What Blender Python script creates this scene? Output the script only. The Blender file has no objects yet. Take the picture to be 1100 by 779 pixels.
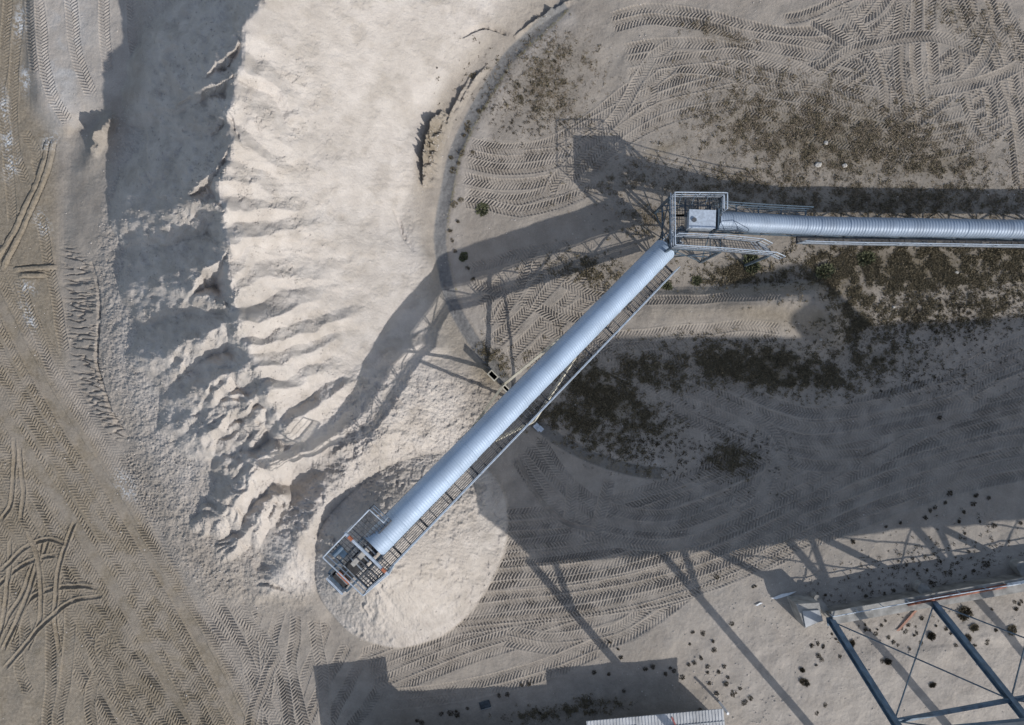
import bpy, math, random
import numpy as np
from mathutils import Vector

random.seed(7)
RNG = np.random.default_rng(11)
S = 16.0            # plan units per metre
F = 743.0           # camera height in plan units
CU, CV = 550.0, 389.5
scene = bpy.context.scene
COL = scene.collection
SUN_ELEV = math.radians(32.5)
SUN_DIR = Vector((0.72, -0.69, 0)).normalized() * math.cos(SUN_ELEV) + Vector((0, 0, math.sin(SUN_ELEV)))


def P(u, v, h=0.0):
    """survey coordinate (u, v measured from the survey photo at height h) -> metres"""
    k = 1.0 - h / F
    return Vector(((u - CU) * k / S, -(v - CV) * k / S, h / S))


# ------------------------------------------------------------------ materials
def new_mat(name, color, rough=0.7, metal=0.0, var=0.15, scale=3.0, bump=0.0, bscale=40.0, color2=None, island=False):
    m = bpy.data.materials.new(name)
    m.use_nodes = True
    nt = m.node_tree
    b = nt.nodes['Principled BSDF']
    b.inputs['Roughness'].default_value = rough
    b.inputs['Metallic'].default_value = metal
    tc = nt.nodes.new('ShaderNodeTexCoord')
    n = nt.nodes.new('ShaderNodeTexNoise')
    n.inputs['Scale'].default_value = scale
    n.inputs['Detail'].default_value = 6
    nt.links.new(tc.outputs['Object'], n.inputs['Vector'])
    r = nt.nodes.new('ShaderNodeValToRGB')
    c2 = color2 or tuple(c * (1 - var) for c in color)
    c1 = color if color2 else tuple(min(1, c * (1 + var)) for c in color)
    r.color_ramp.elements[0].color = (*c2, 1)
    r.color_ramp.elements[1].color = (*c1, 1)
    r.color_ramp.elements[0].position = 0.35
    r.color_ramp.elements[1].position = 0.65
    if island:
        g = nt.nodes.new('ShaderNodeNewGeometry')
        nt.links.new(g.outputs['Random Per Island'], r.inputs['Fac'])
        r.color_ramp.elements[0].position = 0.0
        r.color_ramp.elements[1].position = 1.0
    else:
        nt.links.new(n.outputs['Fac'], r.inputs['Fac'])
    nt.links.new(r.outputs['Color'], b.inputs['Base Color'])
    if bump:
        n2 = nt.nodes.new('ShaderNodeTexNoise')
        n2.inputs['Scale'].default_value = bscale
        n2.inputs['Detail'].default_value = 4
        nt.links.new(tc.outputs['Object'], n2.inputs['Vector'])
        bp = nt.nodes.new('ShaderNodeBump')
        bp.inputs['Strength'].default_value = bump
        bp.inputs['Distance'].default_value = 0.03
        nt.links.new(n2.outputs['Fac'], bp.inputs['Height'])
        nt.links.new(bp.outputs['Normal'], b.inputs['Normal'])
    return m


M = {}
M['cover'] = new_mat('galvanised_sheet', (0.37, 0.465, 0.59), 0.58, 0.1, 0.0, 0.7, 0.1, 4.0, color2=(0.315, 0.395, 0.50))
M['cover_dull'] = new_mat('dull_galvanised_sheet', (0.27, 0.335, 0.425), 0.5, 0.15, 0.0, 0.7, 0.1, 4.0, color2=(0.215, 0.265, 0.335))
M['galv'] = new_mat('galvanised_steel', (0.46, 0.52, 0.59), 0.5, 0.25, 0.15, 6)
M['steel'] = new_mat('blue_grey_steel', (0.10, 0.14, 0.18), 0.5, 0.3, 0.2, 4)
M['leg_blue'] = new_mat('blue_painted_steel', (0.12, 0.18, 0.245), 0.5, 0.15, 0.25, 2.5)
M['grate'] = new_mat('walkway_grating', (0.10, 0.105, 0.115), 0.7, 0.3, 0.3, 8)
M['cleat'] = new_mat('zinc_cleat', (0.30, 0.32, 0.34), 0.6, 0.4, 0.2, 6)
M['beige'] = new_mat('beige_paint', (0.47, 0.44, 0.36), 0.6, 0.0, 0.15, 3)
M['concrete'] = new_mat('weathered_concrete', (0.30, 0.29, 0.27), 0.9, 0, 0.3, 1.6, 0.5, 18)
M['wall_concrete'] = new_mat('shade_toned_concrete', (0.21, 0.195, 0.175), 0.95, 0, 0.3, 1.6, 0.5, 18)  # shade on the wall face is put into this darker concrete colour
M['rust'] = new_mat('rusty_red_pipe', (0.21, 0.075, 0.045), 0.8, 0.1, 0.35, 3, 0.3, 20)
M['rubber'] = new_mat('conveyor_belt_rubber', (0.035, 0.034, 0.034), 0.8, 0, 0.3, 5)
M['orange'] = new_mat('orange_primer', (0.35, 0.12, 0.06), 0.7, 0, 0.25, 7)
M['motor'] = new_mat('motor_blue_paint', (0.06, 0.10, 0.15), 0.45, 0.2, 0.2, 6)
M['white'] = new_mat('white_plastic', (0.72, 0.74, 0.76), 0.5, 0, 0.08, 4)
M['dark_panel'] = new_mat('dark_glass_panel', (0.045, 0.055, 0.065), 0.35, 0.1, 0.4, 5)
M['roof'] = new_mat('pale_roof_sheet', (0.40, 0.41, 0.42), 0.6, 0.0, 0.25, 1.0)
M['redtrim'] = new_mat('red_trim', (0.25, 0.06, 0.055), 0.6, 0, 0.2, 2)
M['wallsheet'] = new_mat('grey_wall_sheet', (0.33, 0.35, 0.37), 0.6, 0.1, 0.15, 1.0)
M['plank'] = new_mat('faded_red_plank', (0.42, 0.23, 0.17), 0.85, 0, 0.2, 5)
M['stone'] = new_mat('pale_stone', (0.40, 0.38, 0.345), 0.9, 0, 0.2, 5, 0.5, 10)
M['scrub'] = new_mat('dry_scrub_leaf', (0.195, 0.158, 0.10), 0.9, 0, 0, 1, color2=(0.095, 0.082, 0.05), island=True)
M['scrub_brown'] = new_mat('dead_brush', (0.27, 0.22, 0.16), 0.9, 0, 0, 1, color2=(0.145, 0.115, 0.08), island=True)
M['tuft'] = new_mat('dry_weed', (0.115, 0.09, 0.055), 0.9, 0, 0, 1, color2=(0.045, 0.037, 0.023), island=True)
M['green'] = new_mat('green_leaf', (0.115, 0.12, 0.06), 0.85, 0, 0, 1, color2=(0.055, 0.062, 0.03), island=True)
M['moss'] = new_mat('yellow_moss', (0.33, 0.30, 0.13), 0.95, 0, 0, 1, color2=(0.16, 0.15, 0.06), island=True)


# ------------------------------------------------------------------ object helpers
def tag(o, label=None, cat=None, group=None, kind=None):
    if label: o['label'] = label
    if cat: o['category'] = cat
    if group: o['group'] = group
    if kind: o['kind'] = kind
    return o


def empty(name, loc, label=None, cat=None, group=None):
    o = bpy.data.objects.new(name, None)
    o.empty_display_size = 0.3
    o.location = loc
    COL.objects.link(o)
    return tag(o, label, cat, group)


class MB:
    def __init__(self):
        self.v, self.f = [], []

    def quadbox(self, c8):
        n = len(self.v)
        self.v += [tuple(c) for c in c8]
        for q in ((0, 3, 2, 1), (4, 5, 6, 7), (0, 1, 5, 4), (1, 2, 6, 5), (2, 3, 7, 6), (3, 0, 4, 7)):
            self.f.append(tuple(n + i for i in q))

    def box(self, c, sx, sy, sz, ax=(1, 0, 0), ay=None):
        c = Vector(c); ax = Vector(ax).normalized()
        ay = Vector(ay).normalized() if ay is not None else Vector((0, 0, 1)).cross(ax).normalized()
        az = ax.cross(ay).normalized()
        a, b, d = ax * sx / 2, ay * sy / 2, az * sz / 2
        self.quadbox([c - a - b - d, c + a - b - d, c + a + b - d, c - a + b - d,
                      c - a - b + d, c + a - b + d, c + a + b + d, c - a + b + d])

    def bar(self, p, q, w, h=None, up=(0, 0, 1)):
        p, q = Vector(p), Vector(q)
        h = h or w
        d = q - p
        L = d.length
        if L < 1e-6: return
        ax = d / L
        up = Vector(up)
        ay = up.cross(ax)
        if ay.length < 1e-3: ay = Vector((1, 0, 0)).cross(ax)
        self.box((p + q) / 2, L, w, h, ax, ay)

    def tube(self, p, q, r, n=8, cap=True):
        p, q = Vector(p), Vector(q)
        ax = (q - p).normalized()
        s = Vector((0, 0, 1)).cross(ax)
        if s.length < 1e-3: s = Vector((1, 0, 0))
        s.normalize(); t = ax.cross(s)
        b = len(self.v)
        for e in (p, q):
            for i in range(n):
                a = 2 * math.pi * i / n
                self.v.append(tuple(e + (s * math.cos(a) + t * math.sin(a)) * r))
        for i in range(n):
            j = (i + 1) % n
            self.f.append((b + i, b + j, b + n + j, b + n + i))
        if cap:
            self.f.append(tuple(b + i for i in reversed(range(n))))
            self.f.append(tuple(b + n + i for i in range(n)))

    def path(self, pts, r, n=8):
        for a, b in zip(pts[:-1], pts[1:]): self.tube(a, b, r, n)

    def prism(self, pts, z0, z1):
        n = len(self.v); k = len(pts)
        for z in (z0, z1):
            self.v += [(p[0], p[1], z) for p in pts]
        self.f.append(tuple(n + i for i in reversed(range(k))))
        self.f.append(tuple(n + k + i for i in range(k)))
        for i in range(k):
            j = (i + 1) % k
            self.f.append((n + i, n + j, n + k + j, n + k + i))

    def build(self, name, mat, parent=None, smooth=False):
        me = bpy.data.meshes.new(name)
        off = Vector(parent.location) if parent is not None else None
        if parent is not None:
            p = parent
            while p.parent is not None:
                p = p.parent; off = off + Vector(p.location)
            vs = [(x - off.x, y - off.y, z - off.z) for x, y, z in self.v]
        else:
            vs = self.v
        me.from_pydata(vs, [], self.f)
        me.materials.append(mat)
        if smooth:
            me.polygons.foreach_set('use_smooth', [True] * len(me.polygons))
        me.update()
        o = bpy.data.objects.new(name, me)
        COL.objects.link(o)
        if parent is not None: o.parent = parent
        return o


def np_mesh(name, verts, quads, mats, smooth=True, tris=False):
    me = bpy.data.meshes.new(name)
    k = 3 if tris else 4
    nv, nf = len(verts), len(quads)
    me.vertices.add(nv)
    me.vertices.foreach_set('co', np.ascontiguousarray(verts, dtype=np.float32).ravel())
    me.loops.add(nf * k)
    me.loops.foreach_set('vertex_index', np.ascontiguousarray(quads, dtype=np.int32).ravel())
    me.polygons.add(nf)
    me.polygons.foreach_set('loop_start', np.arange(0, nf * k, k, dtype=np.int32))
    me.polygons.foreach_set('loop_total', np.full(nf, k, dtype=np.int32))
    me.polygons.foreach_set('use_smooth', np.full(nf, smooth, dtype=bool))
    me.materials.append(mats)
    me.update(calc_edges=True)
    return me


# ------------------------------------------------------------------ terrain: breaklines -> heights
STEP = 4.0
U0, U1, V0, V1 = -320.0, 1420.0, -320.0, 1100.0


def laplace_heights(lines):
    z = None
    for st in (32.0, 16.0, 8.0, STEP):
        nu = int((U1 - U0) / st) + 1; nv = int((V1 - V0) / st) + 1
        acc = np.zeros((nv, nu)); cnt = np.zeros((nv, nu))
        for ln in lines:
            ln = np.asarray(ln, float)
            for a, b in zip(ln[:-1], ln[1:]):
                n = int(max(2, np.hypot(*(b[:2] - a[:2])) / (st * 0.4)))
                t = np.linspace(0, 1, n)[:, None]
                p = a + (b - a) * t
                iu = np.rint((p[:, 0] - U0) / st).astype(int); iv = np.rint((p[:, 1] - V0) / st).astype(int)
                ok = (iu >= 0) & (iu < nu) & (iv >= 0) & (iv < nv)
                np.add.at(acc, (iv[ok], iu[ok]), p[ok, 2]); np.add.at(cnt, (iv[ok], iu[ok]), 1)
        fixed = cnt > 0
        fv = np.where(fixed, acc / np.maximum(cnt, 1), 0)
        if z is None:
            z = np.zeros((nv, nu))
        else:
            z = bilin(z, np.linspace(0, z.shape[0] - 1, nv)[:, None] + np.zeros((1, nu)),
                      np.linspace(0, z.shape[1] - 1, nu)[None, :] + np.zeros((nv, 1)))
        z[fixed] = fv[fixed]
        for _ in range(500):
            zp = np.pad(z, 1, mode='edge')
            z = 0.25 * (zp[:-2, 1:-1] + zp[2:, 1:-1] + zp[1:-1, :-2] + zp[1:-1, 2:])
            z[fixed] = fv[fixed]
    return z


def bilin(a, y, x):
    y = np.clip(y, 0, a.shape[0] - 1.001); x = np.clip(x, 0, a.shape[1] - 1.001)
    iy = y.astype(int); ix = x.astype(int); fy = y - iy; fx = x - ix
    return (a[iy, ix] * (1 - fy) * (1 - fx) + a[iy + 1, ix] * fy * (1 - fx)
            + a[iy, ix + 1] * (1 - fy) * fx + a[iy + 1, ix + 1] * fy * fx)


def blur(a, s):
    r = int(s * 3) + 1
    k = np.exp(-0.5 * (np.arange(-r, r + 1) / s) ** 2); k /= k.sum()
    p = np.pad(a, ((r, r), (0, 0)), mode='edge')
    o = sum(k[i] * p[i:i + a.shape[0]] for i in range(2 * r + 1))
    p = np.pad(o, ((0, 0), (r, r)), mode='edge')
    return sum(k[i] * p[:, i:i + a.shape[1]] for i in range(2 * r + 1))


def spline(pts, step=1.0):
    """Catmull-Rom through pts, resampled evenly"""
    p = np.asarray(pts, float)
    q = np.vstack([2 * p[0] - p[1], p, 2 * p[-1] - p[-2]])
    out = []
    for i in range(1, len(q) - 2):
        t = np.linspace(0, 1, 24, endpoint=False)[:, None]
        a, b, c, d = q[i - 1], q[i], q[i + 1], q[i + 2]
        out.append(0.5 * ((2 * b) + (c - a) * t + (2 * a - 5 * b + 4 * c - d) * t ** 2 + (-a + 3 * b - 3 * c + d) * t ** 3))
    out.append(p[-1:])
    o = np.vstack(out)
    s = np.concatenate([[0], np.cumsum(np.hypot(*np.diff(o[:, :2], axis=0).T))])
    n = max(2, int(s[-1] / step))
    ss = np.linspace(0, s[-1], n)
    return np.stack([np.interp(ss, s, o[:, i]) for i in range(o.shape[1])], 1)


RING = [(640, -40), (612, 12), (577, 45), (553, 68), (532, 100), (512, 135), (497, 168), (489, 205), (482, 245), (483, 272),
        (491, 312), (503, 340), (521, 368), (545, 398), (572, 438), (592, 456), (618, 473), (650, 487), (685, 497), (712, 500)]
LINES = [
    # main crest of the stockpile, north to south
    [(330, -300, 90), (315, -120, 140), (296, -30, 152), (284, 0, 156), (268, 14, 158), (256, 26, 160), (262, 42, 162), (260, 62, 163), (251, 82, 165), (248, 100, 166), (241, 118, 167),
     (243, 140, 168), (248, 158, 170), (244, 176, 170), (232, 194, 171), (230, 206, 171), (240, 220, 172), (236, 240, 172), (246, 266, 170), (240, 286, 168), (248, 304, 165), (246, 330, 161), (256, 346, 158), (252, 358, 156), (268, 376, 153),
     (266, 392, 149), (282, 404, 146), (284, 425, 142), (296, 452, 128), (325, 474, 113), (350, 508, 90), (346, 535, 78), (332, 568, 62), (311, 602, 44), (292, 628, 22), (280, 645, 7)],
    # middle of the dug-out west face
    [(240, -60, 96), (244, 0, 98), (240, 40, 100), (234, 80, 100), (226, 120, 100), (222, 160, 98), (214, 200, 98), (210, 240, 96), (218, 280, 98), (217, 310, 96), (224, 345, 92), (234, 380, 88), (246, 420, 84), (260, 455, 72), (284, 494, 60), (302, 524, 50)],
    # foot of the steep shaded face
    [(205, -260, 30), (194, -80, 36), (182, 0, 36), (176, 60, 36), (166, 130, 34), (170, 200, 36), (174, 260, 44), (184, 330, 57), (192, 390, 60), (201, 440, 54), (216, 480, 46),
     (238, 530, 36), (258, 570, 26), (284, 606, 15)],
    # gentle apron west of it
    [(154, 0, 20), (158, 60, 19), (150, 98, 12), (122, 128, 13), (125, 160, 20), (134, 230, 24), (142, 280, 27), (148, 340, 36), (158, 400, 38), (173, 450, 33), (188, 500, 26), (204, 550, 18), (222, 604, 9)],
    # little scarp at its foot
    [(92, 150, 6), (82, 200, 6), (84, 250, 7), (99, 288, 10), (106, 330, 12), (105, 380, 12), (114, 420, 11), (137, 465, 8), (142, 490, 6), (162, 540, 5), (192, 600, 4), (217, 642, 3), (262, 648, 3), (330, 652, 4)],
    [(78, 165, 0), (66, 250, 0.5), (72, 330, 1), (76, 400, 1), (112, 480, 0.5), (167, 572, 0), (210, 650, 0), (250, 680, 0), (330, 700, 0), (400, 712, 0)],
    # ramp, upper left
    [(36, -200, 12), (33, -20, 11), (35, 60, 10), (43, 112, 10), (60, 132, 10), (74, 141, 10)],
    [(150, -200, 20), (144, -20, 16), (147, 60, 14), (142, 92, 13), (113, 112, 12)],
    [(92, -100, 14), (92, -20, 14), (96, 60, 12), (102, 100, 12), (109, 114, 12)],
    [(72, 147, 1), (92, 138, 1), (108, 126, 2)], [(121, 128, 27), (109, 145, 25), (97, 166, 18), (86, 188, 8)],
    [(28, -200, 0), (27, -20, 0), (28, 60, 0), (34, 118, 0), (52, 139, 0), (66, 147, 0)],
    # east foot of the stockpile
    [(700, -300, 6), (640, -90, 8), (588, 0, 6), (552, 28, 7), (520, 58, 6), (492, 92, 7), (472, 124, 9), (462, 160, 8), (458, 200, 8), (470, 262, 6), (480, 300, 5), (496, 338, 5),
     (512, 372, 5), (530, 408, 3), (556, 452, 2), (556, 490, 0.5), (548, 520, 0)],
    [(445, 126, 22), (447, 160, 20), (446, 198, 17), (430, 226, 19), (436, 250, 20), (452, 272, 20), (466, 292, 17)],
    # surface under the stacker shadow
    [(455, 320, 19), (425, 350, 34), (405, 385, 54), (385, 430, 76), (368, 465, 86), (352, 500, 89)],
    [(398, 480, 74), (430, 440, 54), (462, 410, 32), (500, 395, 13)],
    # hollow between crest and cone
    [(336, 612, 30), (342, 570, 48), (372, 534, 56), (425, 498, 44), (478, 488, 24), (528, 498, 5)],
    # level ring interior and the yard
    [(c[0] + 9, c[1] + 3, 4.5) for c in RING[1:12]],
    [(660, 20, 5), (800, 30, 5), (1000, 40, 5), (1200, 40, 5)], [(560, 150, 5), (700, 130, 5), (900, 150, 5), (1100, 150, 5)],
    [(520, 300, 4.5), (600, 340, 5), (660, 300, 5), (720, 290, 5)],
    [(720, 240, 6), (900, 230, 5), (1100, 230, 4), (1300, 230, 3)],
    [(600, 390, 4.5), (660, 420, 4), (700, 470, 3), (760, 480, 2), (840, 480, 1), (1100, 460, 0), (1400, 440, 0)],
    [(690, 311, 4), (780, 309, 4), (850, 306, 4), (880, 303, 4)], [(694, 317, 9), (780, 315, 14), (850, 313, 26), (878, 312, 30)],
    [(700, 334, 11), (780, 330, 18), (850, 322, 30), (880, 324, 34), (897, 340, 30), (899, 360, 20)],
    [(690, 356, 7), (760, 358, 9), (850, 356, 15), (890, 360, 14)],
    [(884, 308, 7), (904, 326, 6), (914, 350, 5), (906, 384, 4), (860, 392, 4), (760, 384, 5)],
    [(548, 540, 0), (552, 570, 0), (540, 620, 0), (510, 668, 0), (470, 694, 0), (430, 702, 0), (385, 694, 0), (350, 668, 1)],
    [(600, 560, 0), (800, 570, 0), (1100, 560, 0), (1400, 560, 0)], [(600, 720, 0), (800, 700, 0), (1100, 690, 0), (1400, 690, 0)],
    [(880, 715, 1.5), (980, 705, 2.5), (1100, 680, 3)],
    [(0, 200, 0), (30, 240, 0), (0, 300, 0)], [(-320, 200, 0), (-20, 350, 0), (60, 450, 0), (120, 540, 0), (200, 680, 0), (300, 830, 0)],
    [(-320, 700, 0), (60, 700, 0), (260, 760, 0), (600, 790, 0), (1400, 790, 0)],
    [(U0, V0, 0), (U1, V0, 0)], [(U0, V1, 0), (U1, V1, 0)], [(U0, V0 + 200, 0), (U0, V1, 0)], [(U1, V0, 0), (U1, V1, 0)],
]
for off, zz in ((9, 4.5), (-1, 4.0), (-3.5, 1.6), (-13, 1.2)):
    r = spline(RING, 8.0)
    t = np.gradient(r, axis=0); t /= np.hypot(t[:, 0], t[:, 1])[:, None]
    nrm = np.stack([t[:, 1], -t[:, 0]], 1)   # toward the inside
    fade = np.clip((len(r) - np.arange(len(r))) / 14.0, 0.25, 1)
    LINES.append([(a + n[0] * off, b + n[1] * off, zz * f) for (a, b), n, f in zip(r, nrm, fade)])

ZC = laplace_heights(LINES)
ZC = blur(ZC, 0.8)


def zmacro(u, v):
    return bilin(ZC, (v - V0) / STEP, (u - U0) / STEP)


# survey grid: dense inside the surveyed area, growing outwards to the horizon
DS = 0.7
ub = np.arange(-16, 1116.01, DS); vb = np.arange(-16, 796.01, DS)
grow = np.cumsum(1.2 * 1.13 ** np.arange(52)); 
UG = np.concatenate([ub[0] - grow[::-1], ub, ub[-1] + grow]); VG = np.concatenate([vb[0] - grow[::-1], vb, vb[-1] + grow])
NB = len(grow); NU, NV = len(UG), len(VG); nu, nv = len(ub), len(vb)
UU, VV = np.meshgrid(UG, VG)
ud, vd = np.meshgrid(ub, vb)

# noise by filtered spectra
NS = 2048
_fy = np.fft.fftfreq(NS, DS)[:, None]; _fx = np.fft.rfftfreq(NS, DS)[None, :]


def noise(lmin, lmax, beta=1.0, ang=0.0, stretch=1.0, seed=0):
    g = np.random.default_rng(seed)
    w = np.fft.rfft2(g.standard_normal((NS, NS)).astype(np.float32))
    c, s = math.cos(ang), math.sin(ang)
    a = (_fx * c + _fy * s) / stretch; b = -_fx * s + _fy * c
    f = np.sqrt(a * a + b * b) + 1e-9
    filt = f ** (-beta) * np.exp(-(f * lmin) ** 2) * (1 - np.exp(-(f * lmax) ** 2))
    filt[0, 0] = 0
    o = np.fft.irfft2(w * filt, s=(NS, NS))[:nv, :nu]
    return (o / o.std()).astype(np.float32)


def poly_mask(pts, soft=6.0):
    """soft mask of a polygon on the dense grid"""
    p = np.asarray(pts, float)
    c = 2.8
    cu = np.arange(-16, 1120, c); cv = np.arange(-16, 800, c)
    X, Y = np.meshgrid(cu, cv)
    ins = np.zeros(X.shape, bool)
    j = len(p) - 1
    for i in range(len(p)):
        cond = ((p[i, 1] > Y) != (p[j, 1] > Y))
        xi = (p[j, 0] - p[i, 0]) * (Y - p[i, 1]) / (p[j, 1] - p[i, 1] + 1e-9) + p[i, 0]
        ins ^= cond & (X < xi)
        j = i
    m = blur(ins.astype(float), max(soft / c, 0.4))
    return bilin(m, (vd + 16) / c, (ud + 16) / c).astype(np.float32)


def inside(pts, X, Y):
    p = np.asarray(pts, float); ins = np.zeros(X.shape, bool); j = len(p) - 1
    for i in range(len(p)):
        cond = ((p[i, 1] > Y) != (p[j, 1] > Y))
        xi = (p[j, 0] - p[i, 0]) * (Y - p[i, 1]) / (p[j, 1] - p[i, 1] + 1e-9) + p[i, 0]
        ins ^= cond & (X < xi); j = i
    return ins


def ell(u, v, ru, rv, ang=0.0):
    c, s = math.cos(ang), math.sin(ang)
    a = ((ud - u) * c + (vd - v) * s) / ru; b = (-(ud - u) * s + (vd - v) * c) / rv
    return np.exp(-(a * a + b * b) * 1.2).astype(np.float32)


sm = lambda x, a, b: np.clip((x - a) / (b - a), 0, 1) ** 2 * (3 - 2 * np.clip((x - a) / (b - a), 0, 1))

# the cone under the stacker head
CONE = [(338, 622), (340, 590), (347, 563), (375, 532), (420, 500), (470, 488), (515, 496), (540, 522), (547, 552), (545, 585), (534, 615),
        (517, 645), (498, 667), (474, 685), (448, 694), (425, 697), (400, 692), (378, 682), (358, 663), (343, 642)]
CONE = spline(CONE + [CONE[0]], 3.0)[:-1]
APEX = (395.0, 611.0, 110.0)
cth = np.arctan2(CONE[:, 1] - APEX[1], CONE[:, 0] - APEX[0]); crr = np.hypot(CONE[:, 0] - APEX[0], CONE[:, 1] - APEX[1])
order = np.argsort(cth)


def cone_z(u, v, zb):
    th = np.arctan2(v - APEX[1], u - APEX[0]); r = np.hypot(u - APEX[0], v - APEX[1])
    R = np.interp(th, cth[order], crr[order], period=2 * math.pi)
    q = r / R
    zedge = zmacro(APEX[0] + np.cos(th) * R, APEX[1] + np.sin(th) * R)
    prof = 1 - np.sqrt(q * q + 0.006) * 0.998 + 0.02 * np.sin(np.clip(q, 0, 1) * math.pi)
    z = zedge + (APEX[2] - zedge) * np.clip(prof, 0, 1)
    return np.where(q < 1, z, -999), q


ZM = zmacro(UU, VV)
far = np.clip((np.maximum(np.abs(UU - 550) - 560, np.abs(VV - 390) - 400)) / 300, 0, 1)
ZM = ZM * (1 - far)
zc, qc = cone_z(UU, VV, ZM)
CONE_IN = qc < 1
ZM = np.maximum(ZM, zc)

SPURS = [  # spurs left between the loading bays: (u, v, height) along each crest
    [(255, 45, 163), (246, 56, 160), (234, 66, 152), (222, 78, 138), (212, 88, 112)], [(250, 82, 165), (238, 86, 158), (222, 93, 148), (210, 102, 126)], [(247, 118, 166), (238, 130, 158), (226, 144, 138), (214, 154, 112)],
    [(249, 150, 168), (236, 176, 165), (218, 194, 161), (206, 212, 147), (199, 223, 116)], [(238, 226, 172), (222, 219, 166), (208, 221, 156), (195, 227, 138), (187, 233, 104)],
    [(248, 266, 170), (234, 280, 164), (220, 292, 156), (207, 311, 139), (199, 326, 110)], [(250, 333, 160), (234, 324, 153), (216, 319, 141), (201, 328, 112), (188, 336, 84)],
    [(256, 346, 157), (240, 347, 150), (225, 354, 139), (206, 370, 117), (194, 382, 86)], [(268, 392, 150), (250, 402, 137), (235, 415, 121), (222, 437, 93), (212, 448, 70)],
    [(290, 412, 142), (275, 422, 133), (250, 440, 115), (235, 446, 101), (212, 459, 73)], [(296, 486, 112), (275, 500, 96), (265, 520, 80), (250, 547, 56), (230, 557, 40), (210, 563, 26)],
    [(325, 474, 113), (305, 488, 104), (290, 500, 94), (274, 520, 76)], [(280, 440, 128), (262, 462, 98), (240, 466, 76), (216, 472, 54)], [(300, 530, 78), (280, 556, 58), (258, 578, 38), (240, 592, 22)]]
RIDGES = [
    # ribs on the sunny side
    ([(262, 16), (284, 36), (306, 60), (322, 96)], 7, 2, 17), ([(256, 70), (284, 84), (308, 104), (330, 140)], 8, 2, 18), ([(247, 104), (274, 122), (300, 150), (330, 166)], 8, 2, 18), ([(248, 150), (280, 166), (312, 186)], 9, 2, 16),
    ([(222, 197), (250, 191), (276, 198), (300, 216)], 13, 3, 15), ([(236, 224), (262, 226), (290, 222), (326, 230)], 9, 2, 15), ([(244, 268), (262, 255), (300, 248), (350, 246)], 13, 3, 17),
    ([(244, 300), (258, 288), (266, 272), (280, 262)], 8, 3, 11), ([(248, 334), (262, 312), (284, 300), (320, 296), (360, 300)], 12, 2, 18), ([(252, 346), (290, 345), (328, 324), (360, 322)], 12, 3, 17),
    ([(262, 372), (296, 370), (345, 350), (392, 342)], 12, 3, 17), ([(270, 396), (300, 392), (340, 376), (380, 366)], 11, 3, 15), ([(284, 424), (306, 416), (340, 404), (372, 386)], 12, 3, 15),
    ([(292, 446), (310, 430), (332, 410), (352, 400)], 9, 3, 13), ([(300, 470), (325, 450), (352, 430), (386, 405)], 12, 4, 15), ([(330, 478), (352, 458), (376, 436)], 8, 4, 12),
    ([(405, 385), (440, 372), (480, 372)], 5, 2, 14), ([(330, 250), (380, 262), (430, 268)], 3, 1, 16), ([(340, 180), (390, 200), (430, 222)], 2.5, 1, 18)]


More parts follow.
